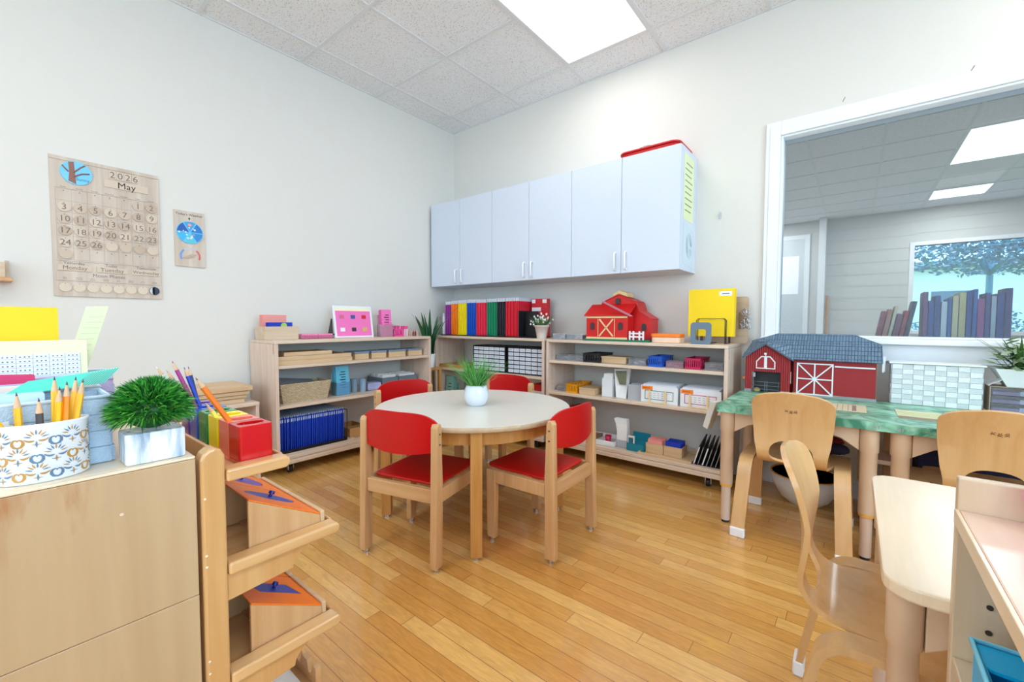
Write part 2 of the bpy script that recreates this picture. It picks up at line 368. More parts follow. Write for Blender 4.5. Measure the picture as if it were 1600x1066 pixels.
# observation window in the right wall
wf = MB()
a0, a1, b0, b1 = WX0-.075, WX1+.075, WZ0-.02, WZ1+.084
wf.box(a0, WX0, -.018, 0, b0, b1).box(WX1, a1, -.018, 0, b0, b1).box(WX0, WX1, -.018, 0, WZ1, b1)
wf.box(WX0-.0, WX0+.012, -.012, .12, WZ0, WZ1).box(WX1-.012, WX1, -.012, .12, WZ0, WZ1).box(WX0+.012, WX1-.012, -.012, .12, WZ1-.012, WZ1).box(WX0+.012, WX1-.012, .0, .12, WZ0, WZ0+.01)
wf.box(a0+.02, WX0, -.024, -.018, b0, b1-.02).box(WX0, WX1, -.024, -.018, WZ1, WZ1+.055)
win = struct('window_1', wf, WHITE_TRIM, .003)
p = MB().box(WX0+.012, WX1-.012, .05, .056, WZ0+.01, WZ1-.012).build('pane', clear('reflection_veil_glass', (.88, .94, .98, 1), .035, .02), win)  # pale veil mixed into the glass colour in place of the bright room's reflection
MB().box(a0+.004, a1+.03, -.075, .0, WZ0-.03, WZ0-.002).box(a0-.01, a1+.01, -.03, 0, WZ0-.12, WZ0-.03).build('window_sill', WHITE_TRIM, win, .006)
# assumed windows behind the camera, unseen, added to go with the daylight fill
for nm, pane in (('window_assumed_south', MB().box(.8, 4.4, Y0-.07, Y0-.06, .75, 2.5)), ('window_assumed_east', MB().box(X1+.06, X1+.07, -4.5, -1.4, .75, 2.5))):
    struct(nm, pane, GLASS)
# ------------------------------------------------------------------ room beyond the glass
SID = mat('far_siding', S(206, 206, 202), .7)
fwx0, fwx1, fwz0, fwz1 = 3.86, 6.6, .85, 2.22
sd = MB()
def sidewall(x0, x1, z0, z1):
    z = z0
    while z < z1-.001:
        t_ = min(z+.2, z1); sd.box(x0, x1, BY1, BY1+.12, z, t_-.006); sd.box(x0, x1, BY1+.006, BY1+.12, t_-.006, t_); z = t_
sidewall(0, fwx0, 0, H+.02); sidewall(fwx1, BX1, 0, H+.02); sidewall(fwx0, fwx1, 0, fwz0); sidewall(fwx0, fwx1, fwz1, H+.02)
struct('wall_beyond', sd, SID)
struct('wall_beyond_left', MB().box(-.12, 0, .12, BY1, 0, H+.3), SID)
struct('wall_beyond_right', MB().box(BX1, BX1+.12, .12, BY1, 0, H+.3), SID)
w2 = struct('window_2', MB().box(fwx0-.06, fwx0, BY1-.015, BY1+.12, fwz0-.06, fwz1+.06).box(fwx1, fwx1+.06, BY1-.015, BY1+.12, fwz0-.06, fwz1+.06).box(fwx0, fwx1, BY1-.015, BY1+.12, fwz1, fwz1+.06).box(fwx0, fwx1, BY1-.05, BY1+.12, fwz0-.06, fwz0), WHITE_TRIM, .003)
MB().box(fwx0, fwx1, BY1+.05, BY1+.055, fwz0, fwz1).build('pane', GLASS, w2)
d1 = struct('door_1', MB().box(1.50, 2.38, BY1-.03, BY1, 0, 2.5), mat('far_door', S(214, 220, 224), .5), .003)
MB().box(1.42, 1.50, BY1-.035, BY1, 0, 2.58).box(2.38, 2.46, BY1-.035, BY1, 0, 2.58).box(1.5, 2.38, BY1-.035, BY1, 2.5, 2.58).build('door_frame', WHITE_TRIM, d1, .003)
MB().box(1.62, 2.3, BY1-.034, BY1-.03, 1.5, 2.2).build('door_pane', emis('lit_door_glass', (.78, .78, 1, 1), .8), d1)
struct('trim_3', MB().box(2.60, 2.70, BY1-.22, BY1, 0, H), WHITE_TRIM, .003)
solo('wooden_pole', MB().cyl((0, 0, 0), (.0, .02, 1.45), .022), AMBER, 'brown wooden pole standing against the far wall beyond the glass', 'pole', (2.74, BY1-.1, 0))
solo('low_bookcase', MB().box(0, 2.6, 0, .32, 0, .02).box(0, .02, 0, .32, .02, .86).box(2.58, 2.6, 0, .32, .02, .86).box(0, 2.6, 0, .32, .86, .885).box(.02, 2.58, .3, .32, .02, .86).box(.02, 2.58, 0, .3, .42, .44), mat('dark_brown_wood', S(92, 66, 54), .5), 'long dark brown low bookcase just beyond the observation window', 'bookcase', (2.95, .14, 0), bevel=.003)
bkc = [(150, 40, 50), (190, 120, 90), (210, 190, 150), (120, 30, 60), (170, 40, 50), (60, 50, 70)]
bkc2 = [(120, 60, 110), (40, 70, 140), (30, 60, 120), (200, 205, 210), (20, 80, 150), (210, 190, 140), (200, 180, 120), (40, 60, 130), (20, 90, 160), (150, 60, 120), (60, 60, 120), (160, 170, 180), (40, 50, 120), (60, 40, 100)]
random.seed(3)
x = 3.23
for i, c in enumerate(bkc+bkc2):
    if i == len(bkc): x = 3.42
    hgt = random.uniform(.13, .2) if i < len(bkc) else random.uniform(.19, .26); th = random.uniform(.012, .024)
    tl = -.16 if i < 6 else random.uniform(-.03, .1)
    mb = MB().box(0, th, 0, .17, 0, hgt).box(.002, th-.002, .002, .172, .003, hgt-.003, 1)
    cn = ['dark red', 'tan', 'cream', 'maroon', 'red', 'dark plum', 'purple', 'navy', 'deep blue', 'white', 'bright blue', 'beige', 'straw', 'indigo', 'sea blue', 'magenta', 'violet', 'silver', 'slate blue', 'dark violet'][i]
    solo('book', mb, [mat('book_%s' % cn.replace(' ', '_'), S(*c), .6), PAPER], cn+' book beyond the glass, '+('in the small leaning group' if i < 6 else 'in the row before the window'), 'book', (x, .22, .886+(.0035 if tl < 0 else .0)), 0, 'books beyond the glass', rot=(0, -tl if tl < 0 else 0, 0) if tl < 0 else (0, 0, 0))
    x += th+.004 + (.002 if i < 6 else 0)
# outside: yard
struct('ground', MB().box(-15, 30, 6.7, 45, -.2, -.02), mat('lawn', S(120, 160, 90), .9, var=.3))
bld = thing('pale_building', 'pale sunlit building across the yard with windows', 'building', (8, 24, 0))
MB().box(-9, 9, 0, 5, -.1, 3.4).build('building_wall', mat('pale_stucco', S(240, 238, 232), .8), bld)
MB().box(-9.5, 9.5, -.6, 5.5, 3.4, 3.7).build('roof', mat('grey_roof', S(150, 160, 170), .8), bld)
for k in range(6): MB().box(-8+k*2.9, -6.6+k*2.9, -.04, 0, 1.0, 2.4).build('building_window', mat('building_glass', S(90, 110, 130), .2), bld)
def foliage(mb, c, r, n, size, mi=0, sq=(1, 1, 1)):
    for _ in range(n):
        d = Vector((random.gauss(0, 1), random.gauss(0, 1), random.gauss(0, 1))).normalized()*r*random.random()**.4
        p_ = Vector(c)+Vector((d.x*sq[0], d.y*sq[1], d.z*sq[2]))
        a = Vector((random.uniform(-1, 1), random.uniform(-1, 1), random.uniform(-.6, .6))).normalized()*size; b_ = a.cross(Vector((random.uniform(-1, 1), random.uniform(-1, 1), random.uniform(-1, 1)))).normalized()*size*.4
        mb.add([p_-a, p_-b_, p_+a, p_+b_], [(0, 1, 2, 3)], mi)
BLL = mat('tree_leaf', S(60, 126, 146), .4, var=.4)
tr = thing('shade_tree', 'spreading tree with dark trunk outside the far window', 'tree', (6.85, 10.3, -.03))
MB().tube([(0, 0, 0), (-.05, 0, 1.0), (.1, 0, 1.9), (-.1, .1, 2.8)], [.24, .19, .17, .1], 10).tube([(.05, 0, 1.7), (-.7, .1, 2.4), (-1.4, 0, 2.7)], [.1, .07, .04], 8).tube([(.1, 0, 1.8), (.8, .1, 2.5), (1.2, 0, 3.0)], [.1, .07, .04], 8).build('trunk', mat('bark', S(80, 84, 96), .9), tr)
f = MB(); foliage(f, (-1.3, 0, 2.55), 1.3, 3000, .07, sq=(1.5, .7, .45)); foliage(f, (.8, 0, 2.7), 1.3, 1800, .08, sq=(1.3, .7, .6)); f.build('crown', BLL, tr)
for k, (x, y, hh, lb) in enumerate(((4.6, 10.0, .9, 'low leafy shrub outside the far window, leftmost'), (5.5, 11.2, 1.1, 'rounded shrub outside left of the tree trunk'), (8.6, 9.6, 1.0, 'leafy shrub outside right of the tree trunk'))):
    s_ = thing('garden_shrub', lb, 'shrub', (x, y, -.03), 0, 'shrubs outside the far window')
    f = MB(); foliage(f, (0, 0, hh*.62), hh*.62, 1700, .05, sq=(1.5, .8, 1)); f.build('leaves', BLL, s_)
    MB().cyl((0, 0, 0), (0, 0, hh*.6), .03).build('stem', MT['bark'], s_)
ag = MB()
for k in range(34):
    a = k*2.4; el = .2+1.1*((k % 7)/7); L_ = .55
    d = Vector((math.cos(a)*math.cos(el), math.sin(a)*math.cos(el), math.sin(el))); s2 = Vector((-math.sin(a), math.cos(a), 0))*.02
    ag.add([s2, d*L_*.5+s2*1.2, d*L_-Vector((0, 0, .1)), d*L_*.5-s2*1.2, -s2], [(0, 1, 2, 3, 4)])
ag.cyl((0, 0, -1.9), (0, 0, 0), .05)
solo('spiky_palm', ag, BLL, 'spiky palm with sword leaves outside the far window', 'palm', (5.15, 9.3, 1.9))

# ------------------------------------------------------------------ helpers for furniture
def rrect(x0, x1, y0, y1, r, n=5):
    o = []
    for cx_, cy_, a in ((x1-r, y1-r, 0), (x0+r, y1-r, PI/2), (x0+r, y0+r, PI), (x1-r, y0+r, 1.5*PI)):
        for k in range(n+1): o.append((cx_+r*math.cos(a+PI/2*k/n), cy_+r*math.sin(a+PI/2*k/n)))
    return o
def plate(outer, holes, th, cuts=None, fn=None, axis=1, cuts2=()):
    """flat plate with holes as a bmesh; sliced along `axis` at `cuts`, then bent by fn"""
    cu = bpy.data.curves.new('p', 'CURVE'); cu.dimensions = '2D'; cu.fill_mode = 'BOTH'; cu.extrude = th/2
    for poly in [outer]+holes:
        s = cu.splines.new('POLY'); s.points.add(len(poly)-1); s.use_cyclic_u = True
        for i, p in enumerate(poly): s.points[i].co = (p[0], p[1], 0, 1)
    o = bpy.data.objects.new('p', cu); me = bpy.data.meshes.new_from_object(o)
    bm = bmesh.new(); bm.from_mesh(me); bmesh.ops.remove_doubles(bm, verts=bm.verts, dist=1e-5)
    for c, ax in [(c, axis) for c in (cuts or [])]+[(c, 1-axis) for c in cuts2]:
        co = [0, 0, 0]; no = [0, 0, 0]; co[ax] = c; no[ax] = 1
        bmesh.ops.bisect_plane(bm, geom=bm.verts[:]+bm.edges[:]+bm.faces[:], plane_co=co, plane_no=no, dist=1e-6)
    if fn:
        for v in bm.verts: v.co = Vector(fn(*v.co))
    bmesh.ops.recalc_face_normals(bm, faces=bm.faces)
    me2 = bpy.data.meshes.new('p2'); bm.to_mesh(me2); bm.free()
    bpy.data.objects.remove(o); bpy.data.curves.remove(cu); bpy.data.meshes.remove(me)
    return me2

def shelf_unit(name, label, loc, rz, W, D, Ht, levels, base=.10):
    """open bookcase; local x along its width, front towards -y, back at y=0"""
    t = thing(name, label, 'bookcase', loc, rz); TH = .02
    for x, sgn in ((0, 1), (W-TH, -1)):
        mb = MB().box(x, x+TH, -D, 0, base-.03, Ht-TH)
        xi = x+TH+.0004 if sgn > 0 else x-.0004
        for yy in (-D+.05, -.06):
            for k in range(18):
                z = .16+k*.035
                if z < Ht-.06: mb.cyl((xi-.0006*sgn, yy, z), (xi, yy, z), .003, n=8, mi=1)
        # dovetail mark on the outside
        mb.box(*((x-.0006, x) if sgn > 0 else (x+TH, x+TH+.0006)), -D+.02, -D+.026, Ht-.08, Ht-TH, 1)
        mb.build('side_panel', [PALE, mat('hole_shade', S(150, 120, 96), .7)], t, .0025)
    MB().box(0, W, -D-.0, 0, Ht-TH+.0005, Ht).build('top_board', PALEX, t, .003)
    for z in levels:
        MB().box(TH+.0005, W-TH-.0005, -D+.006, -.002, z-.02, z).build('shelf_board', PALEX, t, .003)
    MB().box(TH+.0005, W-TH-.0005, -D+.002, -.002, base, base+.022).box(.004, W-.004, -D-.006, 0, base-.03, base-.002).build('base_board', PALEX, t, .003)
    for x, y in ((.10, -D+.06), (W-.10, -D+.06), (.10, -.06), (W-.10, -.06)):
        c = MB().box(x-.016, x+.016, y-.014, y+.014, base-.045, base-.0305).box(x-.018, x-.013, y-.016, y+.016, .02, base-.03).box(x+.013, x+.018, y-.016, y+.016, .02, base-.03).build('caster', CHROME, t, .001)
        MB().cyl((x-.011, y, .026), (x+.011, y, .026), .0255, n=20).build('wheel', BLACK, c)
    return t
RZL = PI/2      # things on the left wall turn their fronts to +x
shelf_unit('bookcase', 'low birch bookcase on casters against the left wall', (.016, -1.87, 0), RZL, 1.22, .385, .845, (.69, .44))
shelf_unit('bookcase', 'low birch bookcase in the corner holding the rainbow row of folders', (.13, -.016, 0), 0, 1.22, .365, .84, (.553,))
shelf_unit('bookcase', 'low birch bookcase under the wall cabinets with the toy barn on top', (1.37, -.016, 0), 0, 1.22, .365, .838, (.687, .457))

# ------------------------------------------------------------------ wall cabinets
CAB = mat('cabinet_melamine', S(214, 223, 238), .35, var=.008)
cx0 = .03; DW = .3777
for k in range(3):
    x0 = cx0+2*DW*k
    t = thing('wall_cabinet', ['white double door wall cabinet nearest the corner', 'white double door wall cabinet in the middle of the row', 'white double door wall cabinet at the right end with notes taped to its side'][k], 'cabinet', (x0, -.0005, 1.288), 0, 'white wall cabinets')
    MB().box(.0005, 2*DW-.0005, -.305, 0, 0, .75).build('body', CAB, t, .001)
    for j in (0, 1):
        d = MB().box(j*DW+.0015, (j+1)*DW-.0015, -.325, -.3055, .001, .749).build('door', CAB, t, .0015)
        hx = DW-.037 if j == 0 else DW+.037
        pts = [(hx, -.3255, .024), (hx, -.345, .026), (hx, -.35, .034), (hx, -.35, .126), (hx, -.345, .134), (hx, -.3255, .136)]
        MB().tube(pts, .0062, 8).cyl((hx, -.326, .024), (hx, -.3251, .024), .008).cyl((hx, -.326, .136), (hx, -.3251, .136), .008).build('handle', WHITE, d)
M_side = lambda x, y, z: Matrix.Translation((x, y, z)) @ Matrix.Rotation(PI/2, 4, 'Z') @ Matrix.Rotation(PI/2, 4, 'X')
mb = MB().box(0, .001, -.27, -.07, .30, .70)
for k in range(9): mb.box(.001, .0013, -.245+(.02 if k == 0 else 0), -.10-.012*(k % 3), .645-k*.036, .652-k*.036, 1)
solo('yellow_notice', mb, [mat('pale_yellow_paper', S(232, 240, 196), .8), mat('green_ink', S(120, 150, 110), .8)], 'pale yellow printed notice taped to the side of the end cabinet', 'notice', (cx0+6*DW, -.0005, 1.30), bevel=0)
mb = MB()
mb.prism([(-.26, .0), (-.05, -.02), (-.04, .22), (-.26, .26)], 'x', 0, .001)
for k in range(7): mb.tube([(.0014, -.15+.06*math.cos(a)*(1-.1*k), .12+.08*math.sin(a)*(1-.1*k)) for a in [i*.6 for i in range(11)]], .0006, 4, 1)
solo('faded_notice', mb, [mat('bluish_paper', S(214, 226, 236), .8), mat('pale_ink', S(170, 190, 205), .8)], 'faded bluish paper drawing hanging below the yellow notice', 'notice', (cx0+6*DW, -.0005, 1.33+.0))
mb = MB(); mb.prism(rrect(-.19, .19, -.15, .15, .05), 'z', 0, .022).prism(rrect(-.197, .197, -.158, .155, .055), 'z', .022, .034)
solo('red_tray', mb, RED, 'red plastic tray lid lying on top of the end wall cabinet', 'tray', (2.082, -.163, 2.0385), bevel=.003)
solo('clear_dome', MB().lathe([(.075, 0), (.075, .02), (.06, .05), (.03, .065), (.001, .07)]), CLEAR, 'clear plastic dome lid on the red tray above the cabinet', 'lid', (2.02, -.15, 2.073))

# ------------------------------------------------------------------ round table, four red chairs
TZ = .55; tcx, tcy = 1.652, -1.438
t = thing('round_table', 'round off-white children\'s table with wooden legs and apron', 'table', (tcx, tcy, 0))
top = MB().lathe([(.477, TZ-.022), (.480, TZ-.018), (.480, TZ-.006), (.477, TZ-.002)], 72).build('table_edge', wood('table_edge_wood', S(190, 160, 128), S(206, 180, 150), 'x'), t)
MB().lathe([(.475, TZ-.0018), (.475, TZ)], 72).build('table_top', mat('off_white_laminate', S(226, 222, 212), .3, var=.01), t)
ap = MB(); n = 72; v = []
for i in range(n):
    a = 2*PI*i/n
    for r_ in (.425, .405):
        for z in (TZ-.085, TZ-.023): v.append((r_*math.cos(a), r_*math.sin(a), z))
fs = []
for i in range(n):
    a = i*4; b = ((i+1) % n)*4
    fs += [(a, b, b+1, a+1), (a+2, a+3, b+3, b+2), (a, a+2, b+2, b), (a+1, b+1, b+3, a+3)]
ap.add(v, fs); ap.build('apron', AMBER, t, 0)
for k in range(4):
    a = -PI/4+k*PI/2; c, s = math.cos(a), math.sin(a); M_ = Matrix.Rotation(a, 4, 'Z')
    MB().box(.408, .455, -.024, .024, .012, TZ-.0225, 0, M_).cyl((.431*c, .431*s, 0), (.431*c, .431*s, .012), .016, mi=1).build('leg', [AMBER, CHROME], t, .003)

def red_chair(name, label, loc, rz):
    """sitter faces +y; origin under the middle of the seat"""
    t = thing(name, label, 'chair', loc, rz, 'red chairs around the round table')
    hw, yb, yf = .176, -.17, .13
    for sx_ in (-1, 1):
        x = sx_*hw
        p = MB(); p.prism([(yb-.03, .014), (yb+.018, .014), (yb+.022, .34), (yb+.014, .56), (yb+.008, .575), (yb-.010, .575), (yb-.018, .56)], 'x', x-.015, x+.015)
        p.cyl((x, yb-.004, 0), (x, yb-.004, .014), .012, mi=1)
        for z in (.535, .555-.06): p.cyl((x+sx_*.0151, yb-.0, z), (x+sx_*.0156, yb, z), .004, n=10, mi=2)
        p.build('rear_leg', [BEECH, CHROME, DARK], t, .004)
        # slot of the backrest in the post
        p = MB(); p.prism([(yf-.022, .014), (yf+.020, .014), (yf+.026, .318), (yf-.026, .318)], 'x', x-.014, x+.014)
        p.cyl((x, yf, 0), (x, yf, .014), .012, mi=1); p.build('front_leg', [BEECH, CHROME], t, .004)
        MB().box(x-.012, x+.012, yb+.0225, yf-.0225, .262, .318).build('side_rail', BEECH, t, .003)
    MB().box(-hw+.016, hw-.016, yb-.012, yb+.012, .262, .318).build('back_rail', BEECHX, t, .003)
    MB().box(-hw+.016, hw-.016, yf-.012, yf+.012, .262, .318).build('front_rail', BEECHX, t, .003)
    st = MB(); st.prism(rrect(-hw+.016, hw-.016, yb+.024, yf+.05, .03, 4), 'z', .3185, .330); st.build('seat', RED, t, .005, 3)
    # backrest: curved panel, ends run into the posts
    out = []
    for i in range(21):
        u = -1+2*i/20; out.append((u*.187, .612-.045*abs(u)**5))
    for i in range(21):
        u = 1-2*i/20; out.append((u*.187, .468-.022*(1-u*u)))
    me = plate(out, [], .009, [(-1+2*i/16)*.187 for i in range(1, 16)], lambda x, y, z: (x, yb+.004+z-.034*(1-(x/.187)**2), y), 0)
    m = MB(); m.mesh(me); m.build('backrest', RED, t, 0, smooth=True).data.set_sharp_from_angle(angle=.7)
    return t
r0 = red_chair('red_chair', 'red seated wooden chair nearest the camera on the left of the round table', (1.684, -1.779, 0), math.radians(14.5))
dup(r0, (2.03, -1.405, 0), math.radians(92), 'red seated wooden chair on the right side of the round table')
dup(r0, (1.207, -1.414, 0), math.radians(-96), 'red seated wooden chair at the far left side, before the left bookcase')
dup(r0, (1.36, -.965, 0), math.radians(183), 'red seated wooden chair at the far side of the table behind the potted grass')

# vase with grass on the round table
def blade(mb, base, az, L, lean, w, droop=.5, mi=0):
    d = Vector((math.cos(az), math.sin(az), 0)); s = Vector((-d.y, d.x, 0))*w; v = []; b = Vector(base)
    for k in range(5):
        q = k/4; p = b+d*(L*lean*q+L*droop*lean*q*q)+Vector((0, 0, L*q*(1-.35*lean*droop*q*2)))
        ww = 1-q**2*.95; v += [p-s*ww, p+s*ww]
    mb.add(v, [(2*k, 2*k+1, 2*k+3, 2*k+2) for k in range(4)], mi)
t = thing('potted_grass', 'green artificial grass in a round white pot on the round table', 'potted plant', (1.675, -1.445, TZ+.0005))
MB().lathe([(.036, 0), (.050, .011), (.060, .038), (.061, .062), (.054, .092), (.049, .102), (.046, .102), (.049, .08), (.02, .074), (.001, .074)], 32).build('pot', mat('glazed_pot', S(224, 232, 244), .15, coat=.4), t)
g = MB(); random.seed(5)
for k in range(420):
    a = random.uniform(0, 2*PI); r_ = random.uniform(0, .033); ln = random.uniform(.08, .20) if k > 12 else .22
    blade(g, (r_*math.cos(a), r_*math.sin(a), .074), a+random.uniform(-.5, .5), ln, random.uniform(.1, .85) if k > 12 else 1.05, .0018, random.uniform(.1, .7), 0 if random.random() < .6 else 1)
g.build('grass', [LEAF, LEAF2], t)

# ------------------------------------------------------------------ tables by the window, green cover
TT = .572
def leg_table(name, label, x0, x1, y0, y1, zt, topm, legs, r=.028, ins=(.045, .045)):
    t = thing(name, label, 'table', ((x0+x1)/2, (y0+y1)/2, 0)); hx, hy = (x1-x0)/2, (y1-y0)/2
    MB().prism(rrect(-hx, hx, -hy, hy, .045, 5), 'z', zt-.024, zt).build('table_top', topm, t, .004)
    for sx_, sy_ in legs:
        x, y = sx_*(hx-ins[0]), sy_*(hy-ins[1])
        l = MB().lathe([(r, .19), (r, zt-.13), (r+.004, zt-.125), (r+.004, zt-.0245)], 20, (x, y)); l.build('leg', TAN, t)
        i_ = MB().lathe([(r*.72, .012), (r*.74, .186)], 16, (x, y)).build('leg_insert', mat('leg_insert_plastic', S(222, 196, 176), .4), t)
        MB().lathe([(r*.6, 0), (r*.6, .012)], 16, (x, y)).build('foot', BLACK, i_)
        MB().lathe([(r*.95, .178), (r*.95, .1895)], 16, (x, y)).build('collar', mat('amber_collar', S(240, 178, 80), .5), i_)
    for sy_ in (-1, 1):
        y = sy_*(hy-ins[1])
        a = hx-ins[0]-r-.004
        pl = [(-a, zt-.0245), (a, zt-.0245), (a, zt-.125), (a-.06, zt-.085), (a-.16, zt-.055), (-a+.16, zt-.055), (-a+.06, zt-.085), (-a, zt-.125)]
        MB().prism(pl, 'y', y-.012, y+.012).build('apron', TAN, t, .002)
    for sx_ in (-1, 1):
        x = sx_*(hx-ins[0]); a = hy-ins[1]-r-.004
        pl = [(-a, zt-.0245), (a, zt-.0245), (a, zt-.125), (a-.06, zt-.085), (a-.12, zt-.055), (-a+.12, zt-.055), (-a+.06, zt-.085), (-a, zt-.125)]
        MB().prism(pl, 'x', x-.012, x+.012).build('apron', TAN, t, .002)
    return t
ALL4 = [(-1, -1), (1, -1), (-1, 1), (1, 1)]
leg_table('activity_table', 'tan plastic-legged table under the green cover, beside the right bookcase', 2.625, 3.238, -.785, -.175, TT, LAMI, ALL4)
leg_table('activity_table', 'tan plastic-legged table under the green cover, behind the right chair', 3.243, 3.856, -.785, -.175, TT, LAMI, ALL4)
leg_table('near_table', 'light wood topped table with thick tan legs in the right foreground', 3.18, 3.80, -2.09, -1.46, .555, LAMI, ALL4, .0205, (.032, .065))
m = bpy.data.materials.new('green_marbled_vinyl'); m.use_nodes = True; N = m.node_tree.nodes; L = m.node_tree.links; b = N['Principled BSDF']
t_ = N.new('ShaderNodeTexCoord'); n_ = N.new('ShaderNodeTexNoise'); n_.inputs['Scale'].default_value = 13; n_.inputs['Detail'].default_value = 6; n_.inputs['Distortion'].default_value = 1.2; L.new(t_.outputs['Object'], n_.inputs['Vector'])
r_ = N.new('ShaderNodeValToRGB'); r_.color_ramp.elements[0].position = .36; r_.color_ramp.elements[0].color = S(62, 132, 104); r_.color_ramp.elements[1].position = .64; r_.color_ramp.elements[1].color = S(158, 216, 186)
L.new(n_.outputs[0], r_.inputs[0]); L.new(r_.outputs[0], b.inputs['Base Color']); b.inputs['Roughness'].default_value = .3; GMAR = m
mb = MB().box(2.632, 3.85, -.788, -.18, TT+.001, TT+.0035).box(2.632, 3.85, -.7905, -.788, TT-.03, TT+.0035)
for k, (x, a) in enumerate(((2.76, 0), (2.95, .1), (3.2, 0), (3.27, .05), (3.5, 0))):
    mb.box(x, x+.012, -.7912, -.7905, TT-.022, TT-.012, 1).box(x+.016, x+.02, -.7912, -.7905, TT-.022, TT-.008, 1)
solo('green_table_cover', mb, [GMAR, mat('cover_print', S(150, 160, 150), .5)], 'green marbled vinyl cover spread over both window tables', 'tablecloth')
TS = TT+.0045
solo('grey_cloth', MB().add([(0, 0, 0), (.02, .06, 0), (.045, .07, .0), (.03, .0, .0), (-.03, -.01, -.13), (-.015, .04, -.14), (.0, .05, -.15), (-.005, -.015, -.14)], [(0, 1, 5, 4), (1, 2, 6, 5), (3, 0, 4, 7), (2, 3, 7, 6), (4, 5, 6, 7), (0, 3, 2, 1)]), mat('pale_cloth', S(206, 200, 190), .9), 'pale cloth corner hanging from the left edge of the window table', 'cloth', (2.578, -.70, TT-.002), bevel=.003)
for (x, y, ww, dd, lb, c1) in ((3.05, -.60, .135, .20, 'cream map card with a brown road strip lying on the green cover', S(222, 208, 176)), (3.285, -.63, .15, .22, 'cream striped card lying on the green cover before the right chair', S(226, 222, 176))):
    mb = MB().box(0, ww, 0, dd, 0, .0012)
    if ww < .14:
        mb.box(ww-.05, ww-.035, .02, dd-.02, .0012, .0014, 1)
        for k in range(4): mb.box(.01+.02*k, .012+.02*k, .01, dd-.01, .0012, .0013, 1)
    else:
        for k in range(5): mb.box(0, ww, .02+k*.035, .03+k*.035, .0012, .0014, 2)
        mb.box(0, ww, 0, .05, .0012, .0015, 1)
    solo('floor_map_card', mb, [mat('card_%d' % int(ww*100), c1, .4), mat('road_brown', S(150, 124, 112), .6), mat('stripe_green', S(190, 200, 130), .5)], lb, 'card', (x, y, TS))

